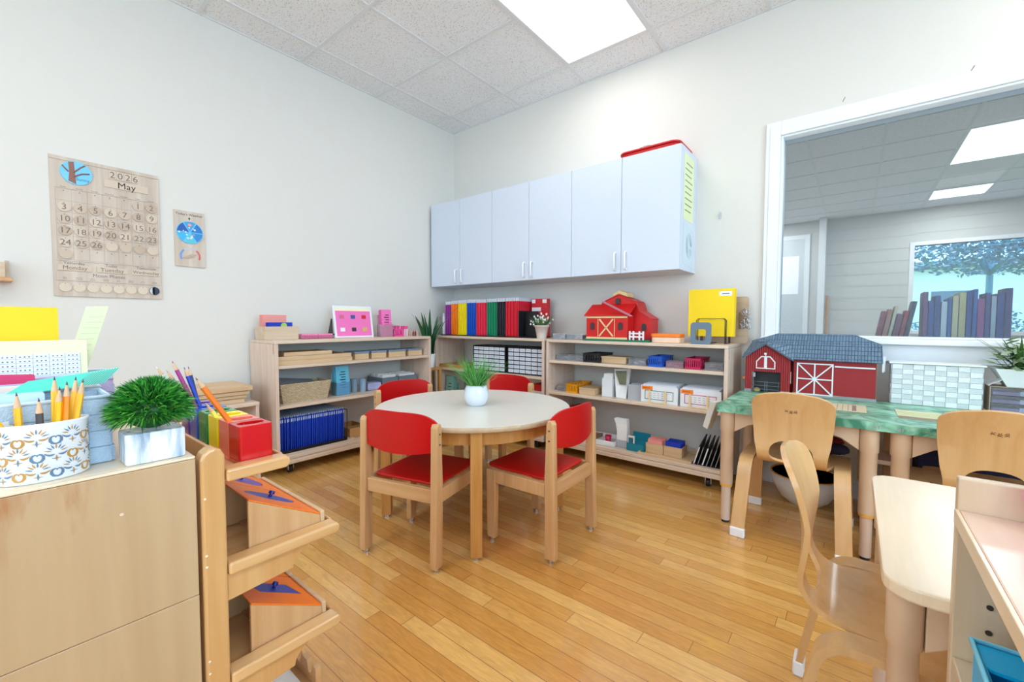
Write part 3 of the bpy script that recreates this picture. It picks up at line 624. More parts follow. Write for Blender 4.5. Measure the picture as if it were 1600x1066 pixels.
# ------------------------------------------------------------------ bent plywood chairs
def ply_chair(name, label, loc, rz):
    """sitter faces +y"""
    t = thing(name, label, 'chair', loc, rz, 'bent plywood chairs')
    prof = []
    def P_(s):
        # s runs: seat front .. bend .. back top
        if s < .30: return (.165-s, .352-.004*math.sin(s/.30*PI), 0)
        if s < .40:
            q = (s-.30)/.10; a = q*math.radians(82); r = .07; return (-.135-r*math.sin(a), .352+r*(1-math.cos(a)), a)
        q = s-.40; a = math.radians(82); y0 = -.135-.07*math.sin(a); z0 = .352+.07*(1-math.cos(a))
        return (y0-q*math.cos(a)+.03*math.sin(q/.29*PI)*.5-.02*(q/.29)**2, z0+q*math.sin(a), a)
    LT = .665
    def halfw(s):
        if s < .30: k = s/.30; return .148-.020*max(0, (k-.72)/.28)**1.5
        k = (s-.30)/(LT-.30); return .128-.005*math.sin(min(1,k*2.6)*PI)+.021*math.sin(min(1, k*1.1)*PI/2)**2
    out = []
    ss = [i*LT/60 for i in range(61)]
    def capw(s):
        h_ = halfw(s)
        e = .05
        if s < .035: h_ -= .035-math.sqrt(max(0, .035**2-(.035-s)**2))
        if s > LT-.075:
            q = (s-(LT-.075))/.075; h_ *= math.sqrt(max(0, 1-q**3.2)) if q < 1 else 0
        return max(h_, .0)
    R_ = [(capw(s), s) for s in ss]
    R_[-1] = (.03, LT)
    out = R_+[(-x, s) for x, s in reversed(R_)]
    hole = []
    for i in range(32):
        a = 2*PI*i/32; c, s_ = math.cos(a), math.sin(a)
        hole.append((.079*math.copysign(abs(c)**.75, c)*(1-.14*s_), .398+.053*math.copysign(abs(s_)**.8, s_)))
    def fn(x, y, z):
        p0 = P_(y); p1 = P_(min(LT, y+.002)); q0 = P_(max(0, y-.002)); d = Vector((p1[0]-q0[0], p1[1]-q0[1])).normalized()
        # hollow of the backrest
        cv = .018*(x/.147)**2*min(1, max(0, (y-.42)/.1))
        return (x, p0[0]+d.y*(-z)+cv, p0[1]+d.x*z)
    me = plate(out, [hole], .011, [i*LT/48 for i in range(1, 48)], fn, 1, [i*.0125 for i in range(-11, 12)])
    m = MB(); m.mesh(me); sh = m.build('shell', CHW, t, 0, smooth=True); sh.data.set_sharp_from_angle(angle=.7)
    # small burnt emblem on the rear of the back
    e = MB(); random.seed(2)
    for k in range(3):
        cx_ = -.016+k*.016; cz_ = (.003, -.002, .001)[k]
        for q in range(5):
            a = q*1.257+k; c_ = Vector((cx_+.0042*math.cos(a), 0, cz_+.0042*math.sin(a)))
            u = Vector((math.cos(a), 0, math.sin(a)))*.0030; w2 = Vector((-math.sin(a), 0, math.cos(a)))*.0014
            e.prism([((c_+u).x, (c_+u).z), ((c_+w2).x, (c_+w2).z), ((c_-u).x, (c_-u).z), ((c_-w2).x, (c_-w2).z)], 'y', -.0006, .0006)
        e.tube([(cx_-.006, 0, cz_-.007), (cx_, 0, cz_-.004), (cx_+.005, 0, cz_-.008)], .0006, 4)
    q = P_(.585)
    e.build('burnt_emblem', mat('burnt_wood', S(110, 66, 28), .8), sh, 0, loc=(0, q[0]-.0066, q[1]))
    for sx_ in (-1, 1):
        x = sx_*.1745
        pts = [(-.222, .03), (-.176, .27)]+[(-.172+.06*(1-math.cos(a)), .285+.062*math.sin(a)) for a in [i*PI/2/7 for i in range(1, 8)]]
        pts = [(y, z) for y, z in pts]+[(-y, z) for y, z in reversed(pts)]
        l = MB(); l.strip(pts, -.0275, .0275, .016); 
        for i, vv in enumerate(l.v): vv.x += x + (sx_*(.35-vv.z)*.05)
        l.build('leg_frame', CHW, t, 0, smooth=True).data.set_sharp_from_angle(angle=.7)
        for sy_ in (-1, 1):
            f = MB().box(-.03, .03, -.013, .013, 0, .042); f.build('foot_cap', WHITE, t, .005, loc=(x+sx_*.016, sy_*.222, 0))
    return t
c0 = ply_chair('plywood_chair', 'bent plywood child chair with its back to us before the toy barn table', (2.937, -.645, 0), 0)
dup(c0, (3.522, -.63, 0), 0, 'bent plywood child chair at the right, before the white woven box')
dup(c0, (3.262, -1.775, 0), -PI/2, 'bent plywood child chair seen side-on at the near light table')
# ------------------------------------------------------------------ small container builders (origin: middle of the base)
def open_box(w_, d, h, th=.008, mats=None, floor=True, mb=None):
    mb = mb or MB(); x, y = w_/2, d/2
    mb.box(-x, x, -y, -y+th, 0, h).box(-x, x, y-th, y, 0, h).box(-x, -x+th, -y+th, y-th, 0, h).box(x-th, x, -y+th, y-th, 0, h)
    if floor: mb.box(-x+th, x-th, -y+th, y-th, 0, th)
    return mb
def slot_basket(w_, d, h, n=7, m=5, fl=.006):
    mb = MB(); x, y = w_/2, d/2; k = 1.0
    def side(p, q, cnt):
        p = Vector(p); q = Vector(q); dv = (q-p); ln = dv.length; dv.normalize(); nv = Vector((dv.y, -dv.x, 0))*.0012
        for a, z0, z1 in [(None, 0, h*.22), (None, h*.78, h)]:
            mb.add([p-nv+Vector((0,0,z0)), q-nv+Vector((0,0,z0)), q+nv+Vector((0,0,z0)), p+nv+Vector((0,0,z0)), p-nv+Vector((0,0,z1)), q-nv+Vector((0,0,z1)), q+nv+Vector((0,0,z1)), p+nv+Vector((0,0,z1))], [(0,3,2,1),(4,5,6,7),(0,1,5,4),(1,2,6,5),(2,3,7,6),(3,0,4,7)])
        for i in range(cnt+1):
            c = p+dv*ln*i/cnt; e = dv*(ln/cnt*.28)
            a_, b_ = c-e, c+e
            if i == 0: a_ = p
            if i == cnt: b_ = q
            z0, z1 = h*.2, h*.8
            mb.add([a_-nv+Vector((0,0,z0)), b_-nv+Vector((0,0,z0)), b_+nv+Vector((0,0,z0)), a_+nv+Vector((0,0,z0)), a_-nv+Vector((0,0,z1)), b_-nv+Vector((0,0,z1)), b_+nv+Vector((0,0,z1)), a_+nv+Vector((0,0,z1))], [(0,3,2,1),(4,5,6,7),(0,1,5,4),(1,2,6,5),(2,3,7,6),(3,0,4,7)])
    side((-x, -y, 0), (x, -y, 0), n); side((-x, y, 0), (x, y, 0), n); side((-x, -y, 0), (-x, y, 0), m); side((x, -y, 0), (x, y, 0), m)
    mb.box(-x, x, -y, y, 0, .003)
    mb.box(-x-fl, x+fl, -y-fl, -y+.001, h-.004, h).box(-x-fl, x+fl, y-.001, y+fl, h-.004, h).box(-x-fl, -x+.001, -y, y, h-.004, h).box(x-.001, x+fl, -y, y, h-.004, h)
    return mb
def card_slab(n, w_, d, h, seed=1, jit=.004, mi=0):
    """a packed stack of upright cards"""
    random.seed(seed); mb = MB(); t0 = -d/2
    for i in range(n):
        j = random.uniform(-jit, jit); mb.box(-w_/2+j, w_/2+j, t0+i*d/n, t0+(i+.8)*d/n, 0, h+random.uniform(-jit, jit), mi)
    return mb
def clear_case(name, label, loc, w_, d, h, rz=0, content=None, cm=CLEAR, cat='box', group=None):
    t = thing(name, label, cat, loc, rz, group)
    open_box(w_, d, h*.82, .002).build('case', cm, t)
    MB().box(-w_/2-.001, w_/2+.001, -d/2-.001, d/2+.001, h*.82, h).build('lid', cm, t, .001)
    if content:
        mb = MB(); random.seed(int(w_*1e4))
        for i in range(6):
            a = random.uniform(-w_*.38, w_*.2); b_ = random.uniform(-d*.38, d*.1); mb.box(a, a+w_*.22, b_, b_+d*.3, .0025+.004*i, .0055+.004*i)
        mb.build('contents', content, t)
    return t
def leaflet_holder(name, label, loc, rz, w_, d, h, hold, card, tilt=.12, lines=True, hh=.45, group=None):
    t = thing(name, label, 'card holder', loc, rz, group)
    open_box(w_, d, h*hh, .002).box(-w_/2, w_/2, d/2-.002, d/2, 0, h*.8).build('holder', hold, t)
    mb = MB(); sh = Matrix.Shear('XY', 4, (0, 0)); k = math.tan(tilt)
    n = 6
    for i in range(n):
        y0 = -d/2+.004+i*(d-.03)/n; hh_ = h-.004*(i % 3)
        v = [(-w_/2+.004, y0, .003), (w_/2-.004, y0, .003), (w_/2-.004, y0+.002, .003), (-w_/2+.004, y0+.002, .003)]
        v += [(a, b_+hh_*k*.4, hh_) for a, b_, c in v]
        mb.add(v, [(0,3,2,1),(4,5,6,7),(0,1,5,4),(1,2,6,5),(2,3,7,6),(3,0,4,7)])
    mb.build('cards', card, t)
    if lines:
        mb = MB()
        for i in range(7):
            z = h*.25+i*h*.09; yy = -d/2+.0036+(z/h)*h*k*.4-.0004; mb.box(-w_*.12-.01*(i % 2), w_*.22, yy-.0004, yy, z, z+.006)
        mb.build('print', INK, t)
    return t

# ------------------------------------------------------------------ left bookcase contents (rz = RZL: local x -> +y, local -y -> +x)
ZL = .8455
def L(y0, y1, x0, x1, z=ZL): return ((x0+x1)/2, (y0+y1)/2, z), y1-y0, x1-x0       # location, width, depth
loc, w_, d = L(-1.855, -1.64, .07, .21)
t = thing('wooden_card_box', 'pale wooden box of pink and blue cards at the left end of the bookcase top', 'box', loc, RZL)
mb = open_box(w_, d, .085, .009)
for k in range(5):
    for sx_ in (-1, 1): mb.box(sx_*w_/2-.0095 if sx_ > 0 else -w_/2-.0004, w_/2+.0004 if sx_ > 0 else -w_/2+.0095, -d/2-.0005, -d/2, .006+k*.016, .014+k*.016, 1)
mb.build('box', [RAWBOX, BOXW], t, .002)
for (lb, mt, w2_, h2, yo, x0) in (('salmon pink number cards, tallest in the pale wooden box', SALMON, .15, .162, .035, -.005), ('deep blue number cards in front in the pale wooden box', BLUE, .15, .112, -.02, .01)):
    mb = MB(); 
    for i in range(8): mb.box(-w2_/2-.001*i, w2_/2-.001*i, yo+i*.0034-.014, yo+i*.0034-.0115, .0095, h2-(.0015*(i % 3)))
    if mt is BLUE: mb.cyl((.02, yo-.0142, .09), (.02, yo-.0148, .09), .02, mi=1)
    solo('number_cards', mb, [mt, mat('yellow_green_print', S(170, 210, 90), .6)], lb, 'cards', (loc[0], loc[1]+x0, loc[2]), RZL)
for k, (y0, y1) in enumerate(((-1.615, -1.505), (-1.50, -1.395))):
    loc, w_, d = L(y0, y1, .14, .21)
    mb = MB().cyl((-w_/2, -.018, .017), (w_/2, -.018, .017), .0165, mi=0).cyl((-w_/2, .018, .017), (w_/2, .018, .017), .0165, mi=0)
    for i in range(6): mb.cyl((-w_/2+.006+i*.016, -.018, .017), (-w_/2+.009+i*.016, -.018, .017), .0172, mi=1)
    solo('pink_rolls', mb, [clear('pink_translucent', (.9, .35, .55, 1), .45), HOTP], ('left' if k == 0 else 'right')+' pack of translucent pink rolls lying on the bookcase top', 'pack', loc, RZL)
# pink activity board on a small black easel
t = thing('picture_board', 'white framed pink board with six small pictures leaning on the bookcase top', 'board', (.21, -1.222, ZL), RZL)
Mt = Matrix.Rotation(-.16, 4, 'X')
MB().box(-.158, .158, -.004, .004, .0, .238, 0, Mt).build('board', WHITE, t, .0015)
MB().box(-.142, .142, -.0052, -.0042, .012, .2, 0, Mt).box(-.142, .142, -.0052, -.0042, .2, .222, 1, Mt).build('pink_sheet', [PINK, CREAM], t)
mb = MB()
for i, c in enumerate(range(6)):
    x = -.095+(i % 3)*.09; z = .155 if i < 3 else .06
    mb.box(x-.018, x+.018, -.0062, -.0053, z-.014, z+.014, i, Mt)
mb.build('picture_tiles', [mat('tile_pink', S(210, 110, 140), .5), mat('tile_blue', S(60, 90, 150), .5), mat('tile_red', S(210, 30, 40), .5), WHITE, DARK, mat('tile_yellow', S(210, 180, 90), .5)], t)
mb = MB(); mb.prism([(.02, .0), (.09, .0), (.035, .14)], 'x', -.17, -.16).prism([(.02, 0), (.09, 0), (.035, .14)], 'x', .14, .15).box(-.16, .14, .035, .045, .02, .03)
mb.build('easel', DARK, t)
leaflet_holder('leaflet_holder', 'pink leaflet holder standing right of the pink board', (.19, -.945, ZL), RZL, .10, .07, .215, CLEARP, PINK, .2)
t = thing('pink_crate', 'small pink plastic crate of markers on the bookcase top', 'basket', (.20, -.842, ZL), RZL)
slot_basket(.085, .07, .06, 5, 4, .002).build('crate', HOTP, t)
cr = thing('marker', 'pink marker standing inside the small pink crate on the bookcase top', 'marker', (0, 0, 0), 0, 'pink markers on the left bookcase')
MB().cyl((0, 0, 0), (0, 0, .058), .0075).build('barrel', mat('pale_pink_plastic', S(250, 210, 228), .4), cr); MB().cyl((0, 0, .0585), (0, 0, .084), .0085).build('cap', HOTP, cr)
first = True
for (x, y) in ((.185, -.865), (.185, -.842), (.185, -.819), (.215, -.855), (.215, -.83), (.20, -.785), (.20, -.762), (.20, -.739), (.178, -.774), (.178, -.75)):
    if first: cr.location = (x, y, ZL+.0035); first = False
    else: dup(cr, (x, y, ZL+(.0035 if y < -.80 else .0002)), label=None if y < -.80 else 'pink marker standing in the loose row right of the small pink crate')
for y, lb in ((-.712, 'dark magenta little bottle left of a twin on the bookcase top'), (-.690, 'dark magenta little bottle nearest the small wooden block')):
    solo('small_bottle', MB().lathe([(.008, 0), (.0085, .03), (.005, .036), (.005, .045)], 14), mat('dark_magenta', S(110, 20, 60), .3), lb, 'bottle', (.25, y, ZL))
solo('wooden_block_box', open_box(.06, .06, .045, .005), RAWBOX, 'small open wooden box at the right end of the left bookcase top', 'box', (.22, -.69, ZL), RZL, bevel=.001)
# first shelf .69
Z1 = .6905
for (y0, y1, x0, x1, z, h, lb) in ((-1.842, -1.345, .11, .375, Z1, .028, 'wide flat wooden tray, bottom of the stack under the bookcase top'), (-1.842, -1.35, .11, .372, Z1+.0285, .026, 'wide flat wooden tray, middle of the stack under the bookcase top'), (-1.80, -1.487, .14, .362, Z1+.055, .024, 'smaller flat wooden tray topping the stack under the bookcase top')):
    loc, w_, d = L(y0, y1, x0, x1, z); solo('flat_wooden_tray', open_box(w_, d, h, .006).box(-w_/2+.006, w_/2-.006, -d/2+.006, d/2-.006, h-.006, h-.004), BOXW, lb, 'tray', loc, RZL, 'flat wooden trays', .001)
nm4 = ['leftmost', 'second from left', 'third from left', 'rightmost']
for k, (y0, y1) in enumerate(((-1.303, -1.19), (-1.165, -1.04), (-1.015, -.86), (-.83, -.695))):
    loc, w_, d = L(y0, y1, .20, .34, Z1)
    t = thing('lidded_box', nm4[k]+' of the four small wooden boxes with grey-blue lids', 'box', loc, RZL, 'small wooden boxes with blue lids')
    MB().box(-w_/2, w_/2, -d/2, d/2, 0, .042).build('box', BOXW, t, .002); MB().box(-w_/2-.004, w_/2+.004, -d/2-.004, d/2+.004, .0425, .056).build('lid', mat('grey_blue_lid', S(126, 150, 172), .35), t, .003)
# second shelf .44
Z2 = .4405
t = thing('wicker_basket', 'rectangular woven wicker basket with flared sides on the left bookcase', 'basket', (.25, -1.653, Z2), RZL)
m = bpy.data.materials.new('wicker'); m.use_nodes = True; N = m.node_tree.nodes; Lk = m.node_tree.links; b = N['Principled BSDF']
t_ = N.new('ShaderNodeTexCoord'); br = N.new('ShaderNodeTexBrick'); mp = N.new('ShaderNodeMapping'); mp.inputs['Rotation'].default_value = (PI/2, 0, 0)
Lk.new(t_.outputs['Object'], mp.inputs[0]); Lk.new(mp.outputs[0], br.inputs['Vector']); br.inputs['Scale'].default_value = 1; br.inputs['Brick Width'].default_value = .018; br.inputs['Row Height'].default_value = .009; br.inputs['Mortar Size'].default_value = .0014; br.inputs['Mortar Smooth'].default_value = 1
br.inputs['Color1'].default_value = S(226, 206, 172); br.inputs['Color2'].default_value = S(208, 184, 146); br.inputs['Mortar'].default_value = S(160, 132, 98)
Lk.new(br.outputs['Color'], b.inputs['Base Color']); b.inputs['Roughness'].default_value = .8
bp = N.new('ShaderNodeBump'); bp.invert = True; bp.inputs['Distance'].default_value = .004; Lk.new(br.outputs['Fac'], bp.inputs['Height']); Lk.new(bp.outputs[0], b.inputs['Normal']); WICK = m
def flared(w0, d0, w1, d1, h, th=.006):
    mb = MB(); o0 = [(-w0, -d0), (w0, -d0), (w0, d0), (-w0, d0)]; o1 = [(-w1, -d1), (w1, -d1), (w1, d1), (-w1, d1)]
    i0 = [(-w0+th, -d0+th), (w0-th, -d0+th), (w0-th, d0-th), (-w0+th, d0-th)]; i1 = [(-w1+th, -d1+th), (w1-th, -d1+th), (w1-th, d1-th), (-w1+th, d1-th)]
    v = [(a, b_, 0) for a, b_ in o0]+[(a, b_, h) for a, b_ in o1]+[(a, b_, h) for a, b_ in i1]+[(a, b_, th) for a, b_ in i0]
    fs = [(3, 2, 1, 0), (12, 13, 14, 15)]
    for k in range(4):
        j = (k+1) % 4; fs += [(k, j, 4+j, 4+k), (4+k, 4+j, 8+j, 8+k), (8+k, 8+j, 12+j, 12+k)]
    return mb.add(v, fs)
flared(.145, .08, .168, .095, .125).build('basket', WICK, t, .002)
solo('grey_paper_sheaf', MB().add([(-.13, -.07, .09), (.10, -.07, .10), (.10, .07, .12), (-.13, .07, .15), (-.13, -.07, .094), (.10, -.07, .104), (.10, .07, .125), (-.13, .07, .155)], [(0,3,2,1),(4,5,6,7),(0,1,5,4),(1,2,6,5),(2,3,7,6),(3,0,4,7)]).box(-.12, .08, -.06, .06, .0065, .092), mat('grey_sheet', S(140, 146, 150), .6), 'sheaf of grey papers inside the wicker basket', 'papers', (.25, -1.653, Z2), RZL)
leaflet_holder('leaflet_holder', 'light blue leaflet holder beside the wicker basket', (.27, -1.375, Z2), RZL, .105, .075, .205, CLEARB, LBLUE, .2)
for (y, x, lb) in ((-1.255, .24, 'blue-grey plastic cup nearest the light blue leaflets'), (-1.20, .27, 'blue-grey plastic cup left of the patterned packet')):
    solo('plastic_cup', MB().lathe([(.022, 0), (.026, .098), (.024, .098), (.020, .004), (.001, .004)], 24), GREYB, lb, 'cup', (x, y, Z2))
loc, w_, d = L(-1.165, -1.05, .2, .29, Z2)
m = mat('violet_speckle', S(170, 176, 216), .6, var=.35); solo('patterned_packet', MB().box(-w_/2, w_/2, -d/2, d/2, 0, .06), m, 'violet patterned packet before the grey bins on the left bookcase', 'packet', loc, RZL, bevel=.012)
for k, (y0, y1) in enumerate(((-1.035, -.89), (-.88, -.70))):
    loc, w_, d = L(y0, y1, .08, .28, Z2)
    solo('grey_bin', open_box(w_, d, .085, .004), mat('smoke_plastic', S(112, 124, 134), .4), ('left' if k == 0 else 'right')+' smoke grey bin behind the far-left red chair', 'bin', loc, RZL, bevel=.003)
    mb = card_slab(9, w_*.85, d*.85, .10-.004*k, 3+k, .003); solo('white_cards', mb, PAPER, 'white cards standing in the '+('left' if k == 0 else 'right')+' smoke grey bin', 'cards', (loc[0], loc[1], Z2+.0045), RZL)
# base: blue hanging folders in a black tray
ZB = .1225
solo('white_board', MB().box(-.26, .26, -.17, .17, 0, .007), PALEX, 'thin pale board lying under the blue folders', 'board', (.20, -1.58, ZB), RZL, bevel=.002)
t = thing('folder_tray', 'shallow black tray holding the blue hanging folders', 'tray', (.21, -1.612, ZB+.0075), RZL)
open_box(.45, .31, .02, .004).build('tray', BLACK, t, .001); MB().tube([(.226, -.15, .004), (.23, -.15, .215), (.23, .14, .215), (.226, .14, .004)], .003, 6).build('wire_end', BLACK, t)
fo = thing('hanging_folder', 'royal blue hanging folder with white tab, one of the packed row on the bottom shelf', 'folder', (0, 0, 0), RZL, 'blue hanging folders')
mb = MB(); mb.add([(0, -.14, 0), (.0055, -.14, 0), (.0055, .14, 0), (0, .14, 0), (-.002, -.143, .218), (.008, -.143, .218), (.008, .143, .218), (-.002, .143, .218)], [(0,3,2,1),(4,5,6,7),(0,1,5,4),(1,2,6,5),(2,3,7,6),(3,0,4,7)]); mb.build('cover', NAVY, fo, .001)
MB().box(.0005, .0052, -.139, .139, .2185, .226).box(.0002, .0058, -.1435, -.1425, .19, .21).build('tab', mat('pale_tab', S(190, 206, 226), .5), fo)
N_ = 34
for i in range(N_):
    y = -1.828+i*.01265; r_ = (0, (-.035+.07*((i*7) % 5)/5)*.6, RZL)
    xo = .21+random.uniform(-.006, .006)
    if i == 0: fo.location = (.21, y, ZB+.0125); fo.rotation_euler = (0, 0, RZL)
    else: dup(fo, (xo, y+random.uniform(-.001, .001), ZB+.0125), RZL)
loc, w_, d = L(-1.345, -1.19, .10, .33, ZB); t = thing('open_wooden_box', 'open golden wooden box right of the blue folders', 'box', (loc[0], loc[1], ZB+.0005), RZL)
open_box(w_, d, .07, .007).build('box', mat('golden_wood', S(196, 150, 96), .5), t, .001)
MB().box(-w_/2+.008, w_/2-.008, -.003, .003, .0085, .06).build('divider', MT['golden_wood'], t)

# ------------------------------------------------------------------ corner: snake plant on a stand
t = thing('plant_stand', 'amber wooden plant stand in the corner between two bookcases', 'stand', (.235, -.525, 0))
MB().box(-.075, .075, -.075, .075, .545, .565).build('top', AMBER, t, .002)
for x in (-.06, .06):
    for y in (-.06, .06): MB().box(x-.012, x+.012, y-.012, y+.012, 0, .5445).build('leg', AMBER, t, .002)
MB().box(-.045, .045, -.066, -.058, .2, .23).box(-.045, .045, .058, .066, .2, .23).build('rung', AMBER, t)
t = thing('snake_plant', 'snake plant with upright dark pointed leaves in a white pot, in the corner', 'potted plant', (.235, -.525, .5655))
MB().lathe([(.04, 0), (.052, .12), (.048, .12), (.04, .02), (.001, .018)]).cyl((0, 0, .1), (0, 0, .108), .047, mi=1).build('pot', [WHITE, DARK], t)
random.seed(11); mb = MB()
for k in range(14):
    a = k*2.4; r_ = .012+.02*(k % 3)/2; ln = random.uniform(.26, .42); x, y = r_*math.cos(a), r_*math.sin(a); d = Vector((math.cos(a), math.sin(a), 0))*random.uniform(.03, .16)*ln/.4; s = Vector((-math.sin(a+.7), math.cos(a+.7), 0))
    v = []
    for q, wd in ((0, .008), (.3, .015), (.65, .016), (.88, .009), (1, .0008)):
        p_ = Vector((x, y, .109))+d*q*q*1.5+Vector((0, 0, ln*q)); v += [p_-s*wd, p_+d.normalized()*.003, p_+s*wd]
    mb.add(v, [(3*i+j, 3*i+j+1, 3*i+j+4, 3*i+j+3) for i in range(4) for j in (0, 1)])
mb.build('leaves', LEAFD, t)

# ------------------------------------------------------------------ corner bookcase: rainbow magazine row
ZC = .8405
t = thing('magazine_rack', 'long black slotted rack holding the rainbow row of booklets', 'rack', (.60, -.19, ZC))
MB().box(-.46, .60, -.12, .12, 0, .008).build('rack_base', BLACK, t, .002)
bounds = [.145, .185, .262, .352, .462, .575, .70, .815, .905, 1.045]
for x in [b_-.60+.0012 for b_ in bounds[:-1]]: MB().prism([(-.10, .0085), (.115, .0085), (.115, .20), (.05, .20), (-.10, .10)], 'x', x-.0012, x+.0012).build('divider', BLACK, t)
MB().box(.452, .458, -.118, .118, .0085, .215).prism([(.46, 0), (.60, 0), (.60, .16), (.585, .21), (.475, .21), (.46, .2)], 'y', -.04, -.034).build('end_plate', BLACK, t, .002)
cols = [('white', S(236, 238, 242), 1, .196), ('purple', S(150, 50, 150), 3, .30), ('orange', S(250, 130, 20), 3, .305), ('yellow', S(248, 224, 10), 4, .308), ('blue', S(10, 84, 196), 4, .31), ('pink red', S(226, 40, 70), 4, .308), ('green', S(0, 134, 92), 4, .31), ('black', S(26, 28, 40), 3, .31), ('red', S(214, 20, 44), 4, .312)]
bounds = [.145, .185, .262, .352, .462, .575, .70, .815, .905, 1.045]
cap = mat('clear_comb', S(214, 218, 232), .35)
for c, (cn, cc, n, h) in enumerate(cols):
    cm = mat('booklet_'+cn.replace(' ', '_'), cc, .45); wd = (bounds[c+1]-bounds[c]-.006)/n; proto = None
    if c == 0: wd = .024
    for i in range(n):
        x = bounds[c]+.004+i*wd
        if proto is None:
            lb = ('white booklet at the left end of the black rack' if n == 1 else 'leftmost '+cn+' booklet in the rainbow row on the corner bookcase')
            proto = thing('booklet', lb, 'booklet', (x, -.19, ZC+.0085), 0, cn+' booklets in the rainbow row' if n > 1 else None)
            m_ = MB()
            for k in range(2): m_.box(wd*(.05+.46*k), wd*(.43+.45*k), -.105+.006*k, .09, 0, h-.028)
            m_.build('cover', cm, proto, .0008)
            m_ = MB()
            for k in range(2): m_.box(wd*(.06+.46*k), wd*(.44+.45*k), -.104, .088, h-.0278, h)
            m_.build('clear_top', cap, proto, .001)
        else: dup(proto, (x, -.19, ZC+.0085), label=proto['label'].replace('leftmost', ('second', 'third', 'fourth')[i-1]).replace(' in the', ' from the left in the') if n > 1 else None)
mb = MB().box(0, .145, 0, .05, 0, .305).box(.0, .035, -.0006, 0, .27, .30, 1).box(.105, .145, -.0006, 0, .27, .30, 1).box(.0, .09, -.0006, 0, .205, .235, 1)
solo('red_magazine_file', mb, [mat('file_red', S(214, 40, 50), .5), WHITE], 'wide red magazine file with white labels behind the black end plate', 'file', (1.062, -.14, ZC+.0085), bevel=.001)
# flower pot at its right
t = thing('flower_pot', 'whitewashed tapered pot of small white flowers on the corner bookcase', 'potted plant', (1.265, -.29, ZC))
MB().lathe([(.036, 0), (.052, .086), (.058, .088), (.06, .10), (.056, .10), (.05, .08), (.001, .08)], 28).build('pot', mat('whitewashed_clay', S(214, 198, 190), .8, var=.12), t)
random.seed(21); mb = MB(); fl = MB()
for k in range(60):
    a = random.uniform(0, 2*PI); blade(mb, (.02*math.cos(a), .02*math.sin(a), .082), a, random.uniform(.06, .11), random.uniform(.3, 1.0), .006, .3)
for k in range(46):
    a = random.uniform(0, 2*PI); e = random.uniform(.2, 1.4); r_ = random.uniform(.05, .105); c = Vector((math.cos(a)*math.cos(e)*r_, math.sin(a)*math.cos(e)*r_, .09+math.sin(e)*r_))
    for j in range(5):
        b_ = j*2*PI/5; u = Vector((math.cos(b_), -.4, math.sin(b_)))*.010; s = Vector((-math.sin(b_), 0, math.cos(b_)))*.003; fl.add([c, c+u*.5+s, c+u, c+u*.5-s], [(0, 1, 2, 3)])
mb.build('leaves', mat('soft_green_leaf', S(96, 140, 84), .6, var=.25), t); fl.build('blossoms', mat('white_petal', S(244, 246, 240), .7), t)
# drawer organisers
for q, (x0, lb) in enumerate(((.575, 'black organiser cabinet of tiny white drawers, left of the pair'), (.957, 'black organiser cabinet of tiny white drawers, right of the pair'))):
    t = thing('drawer_organiser', lb, 'organiser', (x0, -.33, .5535), 0, 'small parts organisers'); W_, H_ = .362, .214
    open_ = MB().box(0, W_, .012, .19, 0, H_)
    open_.box(0, .007, 0, .012, 0, H_).box(W_-.007, W_, 0, .012, 0, H_).box(.007, W_-.007, 0, .012, 0, .006).box(.007, W_-.007, 0, .012, H_-.008, H_).build('cabinet', BLACK, t, .001)
    pw, ph = (W_-.014)/6, (H_-.014)/6; dp = None
    for r_ in range(6):
        for c in range(6):
            loc_ = (.007+c*pw, 0, .006+r_*ph)
            if dp is None:
                dp = MB().box(.0046, pw-.0046, .001, .0118, .0036, ph-.0045).box(pw*.3, pw*.7, -.003, .001, .006, .009).box(pw*.25, pw*.75, .0004, .001, ph*.45, ph*.62, 1).build('drawer', [mat('drawer_white', S(226, 230, 240), .4), mat('drawer_label', S(190, 196, 210), .6)], t, loc=loc_)
            else:
                o = dp.copy(); COL.objects.link(o); o.location = loc_
for k, (x0, x1, z, lb) in enumerate(((.16, .46, .5535, 'flat brown board at the left of the drawer organisers, bottom one'), (.17, .42, .5685, 'flat brown board at the left of the drawer organisers, top one'))):
    solo('flat_board', MB().box(0, x1-x0, 0, .27, 0, .014), AMBER, lb, 'board', (x0, -.35, z), bevel=.002)
leaflet_holder('leaflet_holder', 'pale green leaflet holder on the floor of the corner bookcase', (.22, -.25, ZB), 0, .11, .08, .34, mat('green_holder', S(110, 176, 160), .4), mat('pale_green_card', S(150, 200, 180), .6), .12)
solo('green_box', MB().box(-.09, .09, -.09, .09, 0, .22), mat('sea_green_box', S(110, 176, 156), .5), 'sea green box beside the green leaflets in the corner bookcase', 'box', (.40, -.22, ZB), bevel=.003)
mb = MB().box(-.06, .06, -.08, .08, 0, .36)
for k in range(5): mb.box(-.05, .05, -.0806, -.08, .03+k*.065, .05+k*.065, 1)
solo('red_striped_box', mb, [RED2, WHITE], 'tall red box with white stripes low in the corner bookcase', 'box', (1.24, -.22, ZB), bevel=.002)
solo('pink_packet', MB().prism([(-.05, 0), (.05, 0), (.02, .16), (-.02, .16)], 'y', -.03, .03), mat('pink_white_print', S(222, 150, 170), .5, var=.4), 'pink and white packet leaning left of the red striped box', 'packet', (1.11, -.26, ZB), bevel=.004)
solo('yellow_box', MB().box(-.05, .05, -.08, .08, 0, .2), mat('olive_yellow', S(206, 190, 70), .5), 'olive yellow box low at the left end of the right bookcase', 'box', (1.44, -.25, ZB), bevel=.003)
solo('red_box', MB().box(-.034, .034, -.08, .08, 0, .22), mat('crimson', S(190, 30, 50), .5), 'crimson box between yellow and pink ones at the base of the right bookcase', 'box', (1.53, -.20, ZB), bevel=.003)
